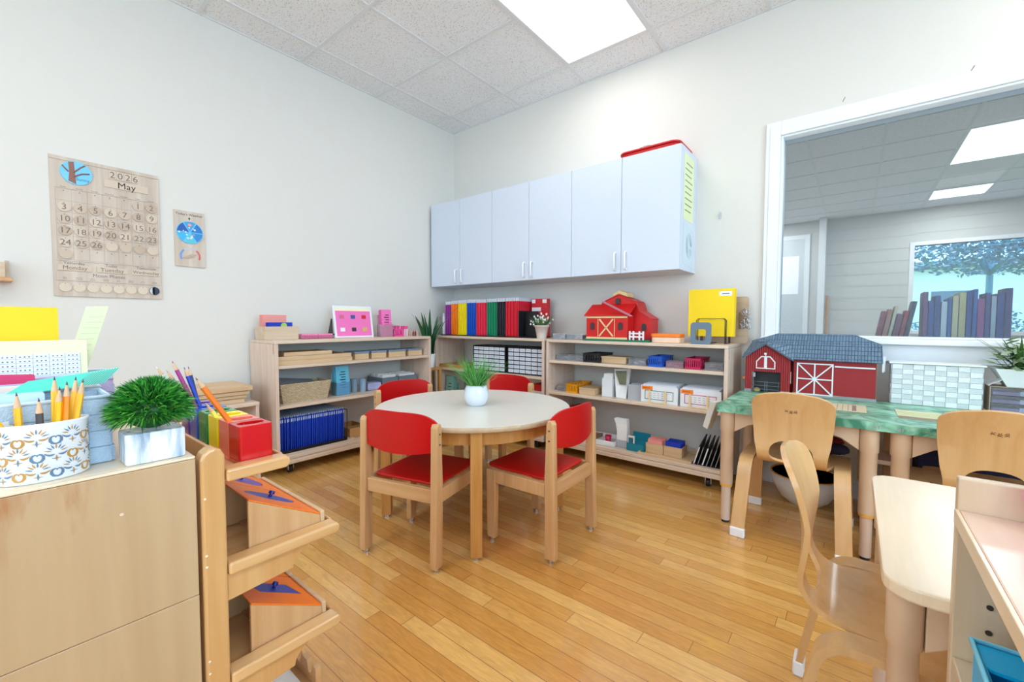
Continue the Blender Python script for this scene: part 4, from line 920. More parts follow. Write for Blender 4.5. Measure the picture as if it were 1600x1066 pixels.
# ------------------------------------------------------------------ right bookcase contents
ZR = .8385
clear_case('clear_case', 'flat clear case at the left end of the right bookcase top', (1.432, -.25, ZR), .10, .12, .042, 0, PAPER)
clear_case('clear_case', 'flat clear case between the flower pot end and the toy barn', (1.565, -.25, ZR), .13, .12, .042, 0, mat('skin_print', S(220, 190, 180), .6))
# small red toy barn
t = thing('toy_barn', 'small red wooden toy barn on a green base on the right bookcase', 'toy barn', (1.66, -.33, ZR))
BR = mat('toy_red', S(210, 24, 26), .4); TR = mat('toy_trim', S(238, 206, 150), .5)
MB().box(0, .46, -.015, .27, 0, .012).build('base', mat('toy_green', S(16, 116, 90), .5), t, .002)
def arch(cx_, cz, w_, h_, n=8): return [(cx_-w_/2, cz), (cx_+w_/2, cz)]+[(cx_+w_/2*math.cos(PI*k/n), cz+h_-w_/2+w_/2*math.sin(PI*k/n)) for k in range(n+1)]
mb = MB().box(.012, .315, 0, .10, .0125, .172)
mb.add([(.0, -.012, .168), (.33, -.012, .168), (.33, .105, .245), (.0, .105, .245), (.0, -.012, .176), (.33, -.012, .176), (.33, .105, .253), (.0, .105, .253)], [(0,3,2,1),(4,5,6,7),(0,1,5,4),(1,2,6,5),(2,3,7,6),(3,0,4,7)])
mb.build('lean_to', BR, t, .0015)
gm = [(.012, .0125), (.012, .15), (.065, .22), (.085, .265), (.20, .315), (.325, .262), (.345, .20), (.43, .145), (.43, .0125)]
MB().prism(gm, 'y', .1055, .24).build('barn_body', BR, t, .002)
mb = MB()
for a, b_ in zip(gm[1:-2], gm[2:-1]):
    d = Vector((b_[0]-a[0], 0, b_[1]-a[1])); nn = Vector((-d.z, 0, d.x)).normalized()*.006
    v = [Vector((a[0], .10, a[1])), Vector((b_[0], .10, b_[1])), Vector((b_[0], .25, b_[1])), Vector((a[0], .25, a[1]))]
    v = v+[p_+nn for p_ in v]; mb.add(v, [(0,3,2,1),(4,5,6,7),(0,1,5,4),(1,2,6,5),(2,3,7,6),(3,0,4,7)])
mb.build('roof', BR, t, .001)
MB().prism([(.16, .298), (.20, .3225), (.26, .30), (.25, .33), (.20, .345), (.15, .325)], 'y', .12, .23).build('wooden_ridge', TR, t, .002)
mb = MB().box(.012, .315, -.004, -.0005, .155, .168).box(.012, .315, -.004, -.0005, .0125, .026).box(.10, .104, -.003, -.0005, .03, .15).box(.222, .226, -.003, -.0005, .03, .15)
for sg in (1, -1):
    dx, dz = .10, .115; L_ = math.hypot(dx, dz); M_ = Matrix.Translation((.163, -.003, .09)) @ Matrix.Rotation(-sg*math.atan2(dz, dx), 4, 'Y'); mb.box(-L_/2, L_/2, -.002, .002, -.005, .005, 0, M_)
mb.build('door_trim', TR, t, .0008)
for x in (.06, .265):
    MB().prism(arch(x, .075, .034, .052), 'y', -.0025, -.0004).build('window_trim', mat('dark_red', S(120, 16, 20), .5), t); MB().prism(arch(x, .079, .024, .043), 'y', -.0045, -.0026).build('window_opening', DARK, t)
MB().prism(arch(.20, .262-.01, .034, .042), 'y', .095, .0995).build('window_opening', DARK, t)
MB().prism(arch(.385, .07, .03, .05), 'y', .100, .1050).build('window_opening', DARK, t)
MB().add([(.14, -.02, .262), (.34, -.03, .165), (.35, -.01, .165), (.15, .0, .262), (.14, -.02, .268), (.34, -.03, .171), (.35, -.01, .171), (.15, .0, .268)], [(0,3,2,1),(4,5,6,7),(0,1,5,4),(1,2,6,5),(2,3,7,6),(3,0,4,7)]).build('roof_edge_board', mat('mauve_board', S(190, 120, 140), .5), t)
mb = MB()
for x in (.335, .36, .40, .425): mb.box(x-.005, x+.005, -.012, -.006, .0125, .07)
for z in (.028, .05): mb.box(.33, .43, -.0135, -.0125, z, z+.01)
mb.build('fence', WHITE, t, .001)
# tub, bookend, sorter, yellow sheets, clipboard
t = thing('orange_tub', 'clear tub with orange lid beside the small red barn', 'tub', (2.215, -.265, ZR))
MB().prism(rrect(-.088, .088, -.055, .055, .02), 'z', 0, .034).build('tub', mat('peach_contents', S(240, 206, 180), .4, var=.2), t, .003); MB().prism(rrect(-.092, .092, -.059, .059, .022), 'z', .0345, .056).build('lid', ORANGE, t, .004)
me = plate(rrect(-.058, .058, 0, .128, .02), [rrect(-.028, .028, .022, .088, .012)], .003)
mb = MB(); mb.mesh(me, Matrix.Rotation(PI/2, 4, 'X')); mb.box(-.058, .058, .0, .09, 0, .002)
solo('bookend', mb, mat('bookend_grey', S(104, 122, 140), .35), 'grey metal bookend with a square window on the right bookcase', 'bookend', (2.433, -.345, ZR))
t = thing('wire_sorter', 'black wire file sorter holding the yellow sheets', 'rack', (2.47, -.19, ZR))
mb = MB()
for k, y in enumerate((-.055, -.035, -.015, .045, .065, .085)):
    mb.tube([(-.09, y, .004), (-.09, y, .14), (-.08, y, .15), (.06, y, .15), (.07, y, .14), (.07, y, .004)], .0018, 6)
mb.tube([(-.09, -.06, .003), (-.09, .09, .003)], .0022, 6).tube([(.07, -.06, .003), (.07, .09, .003)], .0022, 6).tube([(-.01, -.06, .003), (-.01, .09, .003)], .0022, 6)
mb.build('wires', BLACK, t)
yl = MB().box(-.13, .13, -.003, .003, 0, .285)
yl.box(.045, .115, -.0034, -.003, .245, .272, 1).box(.06, .10, -.0037, -.0034, .256, .261, 2)
solo('yellow_folder', yl, [YEL, WHITE, INKG], 'bright yellow folder with white label standing in the wire sorter', 'folder', (2.445, -.183, ZR+.043), rot=(-.03, 0, .02))
solo('yellow_folder', MB().box(-.13, .13, -.003, .003, 0, .29), YEL2, 'second yellow folder just behind the labelled one in the sorter', 'folder', (2.45, -.170, ZR+.043), rot=(-.03, 0, .02))
solo('orange_folder', MB().box(-.13, .10, -.002, .002, 0, .26), ORANGE, 'orange folder peeking out left behind the yellow folders', 'folder', (2.44, -.158, ZR+.043), rot=(-.03, 0, .02))
t = thing('clipboard', 'brown clipboard with metal clips leaning on the wall right of the yellow folders', 'clipboard', (2.548, -.078, ZR))
MB().prism(rrect(-.11, .085, 0, .285, .015), 'y', -.002, .002).build('board', wood('brown_board', S(178, 150, 120), S(196, 170, 142), 'x'), t)
mb = MB(); random.seed(4)
for k in range(16):
    a = random.uniform(0, 2*PI); c = (.07+random.uniform(-.015, .02), -.012, .15+random.uniform(-.05, .05)); r_ = random.uniform(.008, .016); mb.tube([(c[0]+r_*math.cos(q), c[1]+random.uniform(-.004, .004), c[2]+r_*1.5*math.sin(q)) for q in [a+i*.7 for i in range(9)]], .0016, 5)
mb.box(.035, .06, -.010, -.0022, .09, .19, 1); mb.build('clip', [CHROME, mat('bronze_metal', S(130, 104, 70), .4, .6)], t)
# shelf one
ZA = .6875; g = 'clear cases on the right bookcase'
clear_case('clear_case', 'low clear case at the left end of the upper shelf under the barn', (1.455, -.24, ZA), .10, .11, .038, 0, PAPER)
clear_case('clear_case', 'low clear case touching the black basket on the upper shelf', (1.573, -.25, ZA), .12, .11, .042, 0, mat('grey_print', S(180, 180, 190), .6))
def basket(w_, d, h, mt, lb, loc, cat='basket'): return solo('plastic_basket', slot_basket(w_, d, h), mt, lb, cat, loc)
basket(.125, .20, .062, BLACK, 'black slotted plastic basket on the upper shelf', (1.718, -.24, ZA))
t = thing('small_wooden_box', 'low closed wooden box right of the black basket', 'box', (1.868, -.25, ZA)); MB().box(-.09, .09, -.06, .06, 0, .034).build('box', BOXW, t, .002); MB().box(-.092, .092, -.062, .062, .0345, .045).build('lid', BOXW, t, .002)
clear_case('clear_case', 'clear case with white cards left of the blue basket', (2.035, -.26, ZA), .115, .10, .042, 0, WHITE)
basket(.085, .20, .065, mat('blue_plastic', S(20, 90, 200), .4), 'blue slotted plastic basket on the upper shelf', (2.165, -.24, ZA))
clear_case('clear_case', 'pink-tinted clear case between the blue and magenta baskets', (2.275, -.26, ZA), .105, .10, .038, 0, mat('mauve_cards', S(200, 150, 170), .6), CLEARP)
basket(.085, .20, .065, MAGENTA, 'magenta slotted plastic basket on the upper shelf', (2.39, -.24, ZA))
clear_case('clear_case', 'clear case with dark red cards at the right end of the upper shelf', (2.50, -.26, ZA), .10, .10, .042, 0, mat('maroon_cards', S(150, 60, 70), .6))
# shelf two
ZD = .4575
clear_case('clear_case', 'low clear case of pinkish cards at the left end of the middle shelf', (1.46, -.25, ZD), .095, .11, .03, 0, mat('pinkish_cards', S(220, 190, 200), .6))
basket(.085, .22, .065, mat('amber_plastic', S(240, 160, 20), .4), 'amber yellow slotted basket on the middle shelf', (1.565, -.235, ZD))
t = thing('small_wooden_box', 'low closed wooden box right of the amber basket', 'box', (1.685, -.26, ZD)); MB().box(-.06, .06, -.08, .08, 0, .035).build('box', BOXW, t, .002); MB().box(-.062, .062, -.082, .082, .0355, .046).build('lid', BOXW, t, .002)
leaflet_holder('card_stand', 'leaning white card stand right of the small wooden box', (1.825, -.25, ZD), 0, .075, .12, .155, WHITE, PAPER, .25, False, .8)
t = thing('leaflet_holder', 'white leaflet holder with a map print on the middle shelf', 'card holder', (1.925, -.255, ZD))
leaf = MB(); leaf.add([(-.035, -.05, 0), (.035, -.05, 0), (.035, -.03, 0), (-.035, -.03, 0), (-.06, -.03, .19), (.04, -.0, .195), (.04, .02, .195), (-.06, -.01, .19)], [(0,3,2,1),(4,5,6,7),(0,1,5,4),(1,2,6,5),(2,3,7,6),(3,0,4,7)])
leaf.build('leaflets', PAPER, t); MB().prism([(-.012, .09), (.032, .09), (.036, .185), (-.045, .18)], 'y', -.048, -.044).build('print', mat('map_print', S(120, 124, 96), .7, var=.5), t)
solo('card_stack', card_slab(14, .10, .12, .095, 8), clear('frosted_cards', (.8, .82, .86, 1), .5), 'stack of upright frosted cards left of the white file boxes', 'cards', (2.028, -.25, ZD), bevel=0)
for k, (x, c, lb, s_) in enumerate(((2.19, S(30, 130, 110), 'white file box with green bordered label and orange sticker', .0), (2.435, S(190, 40, 130), 'white file box with magenta bordered label and orange sticker', .0))):
    t = thing('file_box', lb, 'box', (x, -.235, ZD), 0); W_ = .115; Hh = .108
    open_box(2*W_, .20, Hh, .003).build('box', WHITE, t, .001)
    cm = mat('label_border_%d' % k, c, .6); mb = MB(); z0, z1 = .02, .078; xx = W_-.025
    mb.box(-xx, xx, -.1006, -.1002, z0, z0+.004).box(-xx, xx, -.1006, -.1002, z1-.004, z1).box(-xx, -xx+.004, -.1006, -.1002, z0, z1).box(xx-.004, xx, -.1006, -.1002, z0, z1)
    for j in range(3):
        for i in range(5): mb.box(-.06+i*.025, -.06+i*.025+.014, -.1004, -.1002, .034+j*.013, .036+j*.013, 1)
    mb.build('label', [cm, INKG], t)
    MB().box(-W_+.006, -W_+.076, -.1012, -.1003, .080, .104).box(-W_+.014, -W_+.058, -.1014, -.1012, .090, .094, 1).build('sticker', [ORANGE, mat('sticker_ink', S(150, 70, 20), .6)], t)
    c_ = card_slab(18, .21, .18, .112, 30+k, .002); solo('white_folders', c_, mat('white_folder', S(232, 234, 242), .6), 'white folders packed in the '+('green' if k == 0 else 'magenta')+' labelled file box', 'folders', (x, -.235, ZD+.0035))
    for j, px_ in enumerate((-.055, .045)):
        pg = MB(); pg.prism([(-.006, 0), (.006, 0), (.004, .02), (.004, .082), (-.004, .082), (-.004, .02)], 'x', -.005, .005).prism([(-.014, 0), (.014, 0), (.010, .008), (-.010, .008)], 'y', -.012, -.006)
        solo('wooden_peg', pg, TR, ('left' if j == 0 else 'right')+' wooden peg stand before the '+('green' if k == 0 else 'magenta')+' labelled box', 'peg', (x+px_, -.348, ZD), group='wooden pegs', bevel=.001)
    solo('wooden_dowel', MB().cyl((-.085, 0, .006), (-.012, 0, .006), .0035, n=8).cyl((-.0, 0, .006), (.0, 0, .0065), .0030, n=8), TR, 'thin wooden dowel lying before the '+('green' if k == 0 else 'magenta')+' labelled box', 'dowel', (x+.043, -.346, ZD-.0024))
# base shelf
ZE = .1225
t = thing('white_tray', 'white tray with a wooden insert at the base of the right bookcase', 'tray', (1.730, -.24, ZE))
open_box(.33, .20, .035, .008).build('tray', WHITE, t, .008, 3); MB().box(-.155, -.02, -.085, .085, .0085, .03).box(-.018, -.012, -.09, .09, .0085, .032).build('wooden_insert', wood('dark_insert', S(140, 96, 66), S(160, 116, 84), 'x'), t, .001)
solo('magenta_cup', MB().lathe([(.018, 0), (.023, .046), (.021, .046), (.016, .003), (.001, .003)], 20), MAGENTA, 'small magenta cup standing in the white tray', 'cup', (1.815, -.26, ZE+.0085))
t = thing('leaflet_holder', 'tall white leaflets curling out of a holder beside the white tray', 'card holder', (1.930, -.24, ZE))
mb = MB()
for k in range(7):
    y0 = -.06+k*.007; pts = [(0, 0), (.0, .06), (.004, .11), (.016, .155), (.034, .182)]
    v = []
    for q, z in pts: v += [(-.03-q*1.2, y0+q, z), (.04-q*.6, y0+q, z)]
    mb.add(v, [(2*i, 2*i+1, 2*i+3, 2*i+2) for i in range(4)])
mb.build('leaflets', PAPER, t, solid=.0012); MB().box(-.034, .044, -.066, -.064, 0, .05).box(-.034, .044, -.01, -.008, 0, .12).box(-.034, .044, -.064, -.01, 0, .002).build('holder', CLEAR, t)
t = thing('teal_holder', 'translucent teal tiered holder with small leaflets', 'card holder', (2.042, -.27, ZE))
mb = MB().box(-.06, .06, -.06, .07, 0, .003)
for k in range(4): mb.box(-.06, .06, -.06+k*.035, -.058+k*.035, .003, .05+.018*k)
mb.box(-.06, -.058, -.06, .07, .003, .05).box(.058, .06, -.06, .07, .003, .05).build('holder', clear('teal_plastic', (.05, .55, .7, 1), .35), t)
MB().box(-.055, -.012, -.056, -.04, .004, .095).build('leaflet', PAPER, t); MB().box(-.05, -.018, -.0566, -.0562, .03, .085).build('print', mat('teal_print', S(40, 110, 140), .5, var=.4), t)
t = thing('wooden_tray', 'flat wooden tray with raised rim at the base of the right bookcase', 'tray', (2.235, -.245, ZE)); MB().box(-.165, .165, -.12, .10, 0, .006).box(-.165, .165, -.12, -.112, .006, .014).box(-.165, .165, .092, .10, .006, .014).box(-.165, -.157, -.112, .092, .006, .014).box(.157, .165, -.112, .092, .006, .014).build('tray', BOXW, t, .001)
for k, (x, mt, lb, cl) in enumerate(((2.16, SALMON, 'salmon pink cards filling the left wooden box', 'left'), (2.275, BLUE, 'royal blue cards filling the right wooden box', 'right'))):
    solo('card_box', open_box(.112, .11, .062, .006), BOXW, cl+' of two open wooden boxes in the flat wooden tray', 'box', (x, -.26, ZE+.0065), bevel=.0015)
    solo('number_cards', card_slab(16, .092, .09, .078+.004*k, 50+k, .003), mt, lb, 'cards', (x, -.26, ZE+.013))
for k in range(6):
    x = 2.405+k*.024; w_ = .008 if k in (0, 2) else .005
    mb = MB().add([(0, -.09, 0), (w_, -.09, 0), (w_, .07, 0), (0, .07, 0), (.03, -.09, .105), (.03+w_, -.09, .105), (.03+w_, .07, .15), (.03, .07, .15)], [(0,3,2,1),(4,5,6,7),(0,1,5,4),(1,2,6,5),(2,3,7,6),(3,0,4,7)])
    mb.add([(0.0005, -.0905, 0), (w_-.0005, -.0905, 0), (.03+w_-.0005, -.0905, .104), (.0305, -.0905, .104)], [(0, 1, 2, 3)], 1)
    solo('board_book', mb, [DARK, WHITE if k in (0, 2) else mat('grey_page', S(150, 150, 156), .7)], ['thick black and white board book leftmost in the leaning row', 'thin black board book second in the leaning row', 'white-edged board book third in the leaning row', 'thin dark board book fourth in the leaning row', 'thin dark board book fifth in the leaning row', 'thin dark board book rightmost in the leaning row'][k], 'book', (x, -.25, ZE+.002), group='leaning board books')
solo('black_mat', MB().box(-.08, .08, -.10, .10, 0, .0015), DARK, 'black sheet lying under the leaning board books', 'sheet', (2.475, -.245, ZE))

# ------------------------------------------------------------------ left wall: calendar, weather board
ROOTC = (.0005, -2.7445, 1.090)
t = thing('wall_calendar', 'large wooden perpetual calendar hanging on the left wall', 'calendar', ROOTC, RZL)
CW, CH = .425, .698
mb = MB().box(0, CW, -.009, 0, 0, CH)
mb.box(0, CW, -.013, -.009, CH-.018, CH)
for c in range(8): mb.box(.018+c*.0571, .0186+c*.0571, -.0094, -.009, .185, .54, 1)
for r_ in range(7): mb.box(.018, .418, -.0094, -.009, .185+r_*.0592, .1856+r_*.0592, 1)
mb.box(.014, .421, -.011, -.009, .541, .545)
mb.build('board', [CALW, INKG], t, .001)
MB().box(.012, .421, -.012, -.0092, .178, .184).box(.010, .421, -.0125, -.0092, .078, .122).build('ledge_strip', CALW, t, .001)
txt = lambda s_, sz, u, v, y=-.0096, al='CENTER': MB().text(s_, sz, XZ(u, y, v), 0, .0002, al).build('writing', INKG, t)
for s_, u in (('Yesterday', .075), ('Today', .215), ('Tomorrow', .36)): txt(s_, .019, u, .168)
txt('Moon Phases', .024, .205, .111, -.0128)
for k, s_ in enumerate(('Sunday', 'Monday', 'Tuesday', 'Wednesday', 'Thursday', 'Friday', 'Saturday')): txt(s_, .0075, .047+k*.0571, .549)
for k, s_ in enumerate(('New\nMoon', 'Waxing\nCrescent', 'First\nQuarter', 'Waxing\nGibbous', 'Full\nMoon', 'Waning\nGibbous', 'Last\nQuarter', 'Waning\nCrescent')): txt(s_, .0068, .040+k*.0503, .091, -.0128)
for r_ in range(6):
    for c in range(7):
        pass
pg = MB()
for r_ in range(6):
    for c in range(7): pg.cyl((.047+c*.0571, -.0092, .529-r_*.0592), (.047+c*.0571, -.0165, .529-r_*.0592), .0016, n=6)
for k in range(8): pg.cyl((.040+k*.0503, -.0092, .063), (.040+k*.0503, -.0165, .063), .0016, n=6)
pg.build('pegs', INK, t)
def wloc(u, v, y=0): return (ROOTC[0]-y, ROOTC[1]+u, ROOTC[2]+v)
DISC = MB().cyl((0, -.0145, 0), (0, -.0098, 0), .0245, n=28)
DM = [mat('disc_%d' % k, c, .6) for k, c in enumerate((S(216, 198, 178), S(196, 174, 154), S(206, 186, 166)))]
NW = 'zero one two three four five six seven eight nine ten eleven twelve thirteen fourteen fifteen sixteen seventeen eighteen nineteen twenty'.split()
NW += ['twenty-'+q for q in NW[1:7]]
blank = ['the Wednesday place', 'the Thursday place', 'the Friday place', 'the Saturday place', 'the Sunday place of the last row']
for n in range(1, 32):
    q = n+4; r_, c = q//7, q % 7
    mb = MB().cyl((0, -.0145, 0), (0, -.0098, 0), .0245, n=28)
    if n < 27: mb.text(str(n), .041, XZ(0, -.0148, -.002), 1, .0002)
    lb = 'round wooden calendar disc numbered '+NW[n] if n < 27 else 'blank round wooden calendar disc at '+blank[n-27]
    solo('date_disc', mb, [DM[(n*5) % 3], INKG], lb, 'calendar disc', wloc(.047+c*.0571, .509-r_*.0592), RZL, 'calendar date discs')
mn = ['leftmost', 'second from left', 'third from left', 'fourth from left', 'fifth from left', 'sixth from left', 'second from right']
for k in range(8):
    mb = MB().cyl((0, -.0145, 0), (0, -.0098, 0), .0225, n=28)
    if k == 7:
        mb = MB().cyl((0, -.0145, 0), (0, -.0098, 0), .0225, n=28, mi=1)
        a = [(-.5+1.0*i/12)*PI for i in range(13)]
        mb.prism([(-.0215*math.cos(x), .0215*math.sin(x)) for x in a]+[(-.010*math.cos(x)-.002, .0215*math.sin(x)) for x in reversed(a)], 'y', -.0150, -.0146, 2)
    solo('moon_disc', mb, [mat('pale_disc', S(222, 206, 186), .6), mat('night_blue', S(34, 48, 76), .5), mat('moon_grey', S(206, 214, 222), .6)], ('dark blue crescent moon disc at the right end of the moon row' if k == 7 else 'blank wooden moon phase disc, '+mn[k]+' in the bottom row'), 'moon disc', wloc(.040+k*.0503, .045), RZL, 'moon phase discs' if k < 7 else None)
for k, (s_, u, lb) in enumerate((('Monday', .077, 'yesterday'), ('Tuesday', .218, 'today'), ('Wednesday', .358, 'tomorrow'))):
    solo('day_plate', MB().box(-.062, .062, -.0135, -.0095, -.014, .014).text(s_, .028 if k < 2 else .024, XZ(0, -.0138, 0), 1, .0002), [DM[0], INKG], 'wooden day plate reading %s under %s on the calendar' % (s_, lb), 'day plate', wloc(u, .144), RZL)
for k, (s_, nl) in enumerate((('2', 'two that begins the year'), ('0', 'zero of the year'), ('2', 'two between zero and six'), ('6', 'six that ends the year'))):
    solo('year_tile', MB().box(-.0148, .0148, -.0135, -.0095, -.021, .021).text(s_, .046, XZ(0, -.0138, -.002), 1, .0002), [DM[0], INKG], 'small wooden year tile showing the '+nl, 'year tile', wloc(.232+k*.031, .642+.012), RZL)
solo('month_plate', MB().box(-.09, .09, -.0135, -.0095, -.019, .019).text('May', .046, XZ(0, -.0138, -.001), 1, .0002), [DM[0], INK], 'long wooden month plate reading May', 'month plate', wloc(.288, .604), RZL)
t = thing('weather_disc', 'round painted disc with a tree on blue reading Sunny', 'weather disc', wloc(.096, .627), RZL)
MB().cyl((0, -.0145, 0), (0, -.0098, 0), .059, n=40).build('disc', mat('sky_paint', S(120, 205, 240), .5), t)
mb = MB().prism([(-.030, -.045), (-.002, -.056), (-.005, 0), (-.008, .055), (-.028, .050), (-.026, 0)], 'y', -.0152, -.0147)
mb.tube([(-.01, -.0155, -.02), (.02, -.0155, .0), (.048, -.0155, .006)], .0035, 6).tube([(-.01, -.0155, .0), (.015, -.0155, .03), (.032, -.0155, .045)], .003, 6).tube([(-.028, -.0155, .0), (-.045, -.0155, .02), (-.05, -.0155, .028)], .003, 6)
mb.build('painted_tree', mat('tree_brown', S(150, 104, 92), .7), t); MB().text('Sunny', .021, XZ(.022, -.0148, -.03), 0, .0002).build('writing', mat('blue_ink', S(40, 110, 160), .6), t)
t = thing('weather_board', 'small wooden weather board with a blue dial right of the calendar', 'weather board', (.0005, -2.2525, 1.291), RZL)
MB().box(0, .150, -.008, 0, 0, .329).build('board', CALW, t, .001)
MB().text("Today's Weather", .019, XZ(.075, -.0083, .308), 0, .0002).prism([(.068, .284), (.075, .294), (.082, .284), (.077, .284), (.077, .276), (.073, .276), (.073, .284)], 'y', -.0085, -.0081).build('writing', INK, t)
mb = MB().cyl((0, -.013, 0), (0, -.0085, 0), .066, n=40)
dl = mb.build('dial', mat('dial_blue', S(110, 200, 240), .4), t, loc=(.075, 0, .203))
cs = [S(30, 120, 200), S(70, 160, 220), S(20, 90, 180), S(60, 180, 230), S(90, 200, 220), S(40, 140, 210)]
for k in range(6):
    a0_, a1_ = k*PI/3+.04, (k+1)*PI/3-.04
    MB().prism([(0.004*math.cos((a0_+a1_)/2), .004*math.sin((a0_+a1_)/2))]+[(.063*math.cos(a0_+(a1_-a0_)*i/6), .063*math.sin(a0_+(a1_-a0_)*i/6)) for i in range(7)], 'y', -.0136, -.0131).build('dial_sector', mat('sector_%d' % k, cs[k], .4, var=.15), dl)
random.seed(9); mb = MB()
for k in range(14):
    a = random.uniform(0, 2*PI); r_ = random.uniform(.02, .055); mb.cyl((r_*math.cos(a), -.0141, r_*math.sin(a)), (r_*math.cos(a), -.0137, r_*math.sin(a)), random.uniform(.003, .007), n=8)
mb.cyl((0, -.0141, .045), (0, -.0137, .045), .009, n=12, mi=1).build('dial_marks', [mat('cloud_white', S(220, 236, 244), .6), SALMON], dl)
mb = MB()
def arc(a0_, a1_, r0, r1, mi):
    mb.prism([(.075+r0*math.cos(a0_+(a1_-a0_)*i/10), .062+r0*math.sin(a0_+(a1_-a0_)*i/10)) for i in range(11)]+[(.075+r1*math.cos(a1_+(a0_-a1_)*i/10), .062+r1*math.sin(a1_+(a0_-a1_)*i/10)) for i in range(11)], 'y', -.0086, -.0081, mi)
arc(PI*1.15, PI*.72, .042, .052, 0); arc(PI*.70, PI*.32, .042, .050, 2); arc(PI*.28, -PI*.12, .042, .052, 1)
mb.build('thermometer_arc', [mat('arc_blue', S(110, 160, 220), .6), mat('arc_red', S(210, 110, 110), .6), mat('arc_pale', S(200, 200, 214), .6)], t)
M_ = Matrix.Translation((.075, -.010, .062)) @ Matrix.Rotation(-.35, 4, 'Y')
MB().prism([(-.035, -.005), (.012, -.012), (.036, 0), (.012, .012), (-.035, .005)], 'y', -.0015, .0012, 0, M_).cyl((.075, -.0125, .062), (.075, -.0115, .062), .005, n=12, mi=1).build('pointer', [DM[1], CHROME], t)
t = thing('wall_shelf', 'small wooden wall shelf at the left edge of the photo', 'shelf', (.0005, -3.4, 1.145), RZL)
MB().box(0, .52, -.10, 0, 0, .018).build('shelf_board', AMBER, t, .002); MB().box(.02, .50, -.085, -.0, .0185, .088).box(.50, .512, -.04, 0, .0185, .10).build('shelf_box', RAWBOX, t, .002)
for k, (x, z) in enumerate(((3.043, 2.166), (3.524, 2.158))):
    solo('nail', MB().cyl((0, .004, 0), (.012, -.012, .02), .0014, n=6), INK, 'thin dark nail in the wall above the window, '+('left' if k == 0 else 'right')+' one', 'nail', (x, -.0, z))
solo('clear_hook', MB().ball((0, -.006, 0), .012, sq=(.8, .5, 1.3)).ball((.004, -.008, .02), .008, sq=(.8, .5, 1.3)), CLEAR, 'small clear adhesive hook on the wall right of the cabinets', 'hook', (2.44, -.0005, 1.64))
# ------------------------------------------------------------------ on the green cover: big toy barn
t = thing('toy_barn', 'large dark red toy barn with grey-blue tiled roof on the green table cover', 'toy barn', (0, 0, TS))
BR2 = mat('barn_red', S(158, 30, 34), .55, var=.08)
def ribbed(name, col, axis, sc):
    m = bpy.data.materials.new(name); m.use_nodes = True; N = m.node_tree.nodes; Lk = m.node_tree.links; b = N['Principled BSDF']
    b.inputs['Base Color'].default_value = col; b.inputs['Roughness'].default_value = .5
    t_ = N.new('ShaderNodeTexCoord'); wv = N.new('ShaderNodeTexWave'); wv.bands_direction = axis; wv.inputs['Scale'].default_value = sc; Lk.new(t_.outputs['Object'], wv.inputs[0])
    bp = N.new('ShaderNodeBump'); bp.inputs['Distance'].default_value = .003; Lk.new(wv.outputs['Fac'], bp.inputs['Height']); Lk.new(bp.outputs[0], b.inputs['Normal']); return m
RIB = ribbed('ribbed_red', S(158, 30, 34), 'X', 30)
m = bpy.data.materials.new('barn_roof_tiles'); m.use_nodes = True; N = m.node_tree.nodes; Lk = m.node_tree.links; b = N['Principled BSDF']
t_ = N.new('ShaderNodeTexCoord'); mp = N.new('ShaderNodeMapping'); mp.inputs['Rotation'].default_value = (PI/2*.8, 0, 0); br = N.new('ShaderNodeTexBrick'); Lk.new(t_.outputs['Object'], mp.inputs[0]); Lk.new(mp.outputs[0], br.inputs['Vector'])
br.offset = 0; br.inputs['Scale'].default_value = 1; br.inputs['Brick Width'].default_value = .0125; br.inputs['Row Height'].default_value = .015; br.inputs['Mortar Size'].default_value = .0013; br.inputs['Mortar Smooth'].default_value = 1
br.inputs['Color1'].default_value = S(104, 130, 152); br.inputs['Color2'].default_value = S(92, 116, 140); br.inputs['Mortar'].default_value = S(62, 82, 104)
Lk.new(br.outputs['Color'], b.inputs['Base Color']); b.inputs['Roughness'].default_value = .4; bp = N.new('ShaderNodeBump'); bp.invert = True; bp.inputs['Distance'].default_value = .003; Lk.new(br.outputs['Fac'], bp.inputs['Height']); Lk.new(bp.outputs[0], b.inputs['Normal'])
ROOF = m; STONE = mat('toy_stone', S(150, 152, 152), .7, var=.2)
# z below is height above the table cover
MB().box(2.886, 3.222, -.265, -.09, .018, .196).box(2.72, 2.882, -.20, -.10, .0, .18).build('barn_body', BR2, t, .001)
MB().box(2.882, 3.226, -.269, -.085, 0, .0178).build('stone_base', STONE, t, .001)
fx0, fx1, fy = 2.659, 2.872, -.278
wallp = [(fx0, 0), (2.690, 0), (2.690, .118), (2.828, .118), (2.828, 0), (fx1, 0), (fx1, .198), (2.757, .268), (fx0, .198)]
MB().prism(wallp, 'y', fy, fy+.005).build('gable_wall', RIB, t, .0005)
MB().box(fx0, fx0+.005, fy+.006, -.205, 0, .196).build('side_wall', BR2, t); MB().box(fx1-.005, fx1, fy+.006, -.205, 0, .196).build('side_wall', BR2, t)
MB().box(fx0-.003, 2.69, fy-.002, fy-.0003, 0, .018).box(2.828, fx1+.002, fy-.002, fy-.0003, 0, .018).build('stone_foot', STONE, t)
def slab(mb, q, th=.005, mi=0):
    q = [Vector(p_) for p_ in q]; n = (q[1]-q[0]).cross(q[2]-q[0]).normalized()*th
    if n.z < 0: n = -n
    k = len(q); v = q+[p_+n for p_ in q]; return mb.add(v, [tuple(reversed(range(k))), tuple(range(k, 2*k))]+[(i, (i+1) % k, k+(i+1) % k, k+i) for i in range(k)], mi)
rf = MB(); e, bk, rg = (-.288, .194), (-.225, .278), (-.165, .325)
slab(rf, [(2.862, *e), (3.240, *e), (3.236, *bk), (2.80, *bk)]); slab(rf, [(2.70, bk[0], bk[1]), (3.236, *bk), (3.13, *rg), (2.80, *rg)])
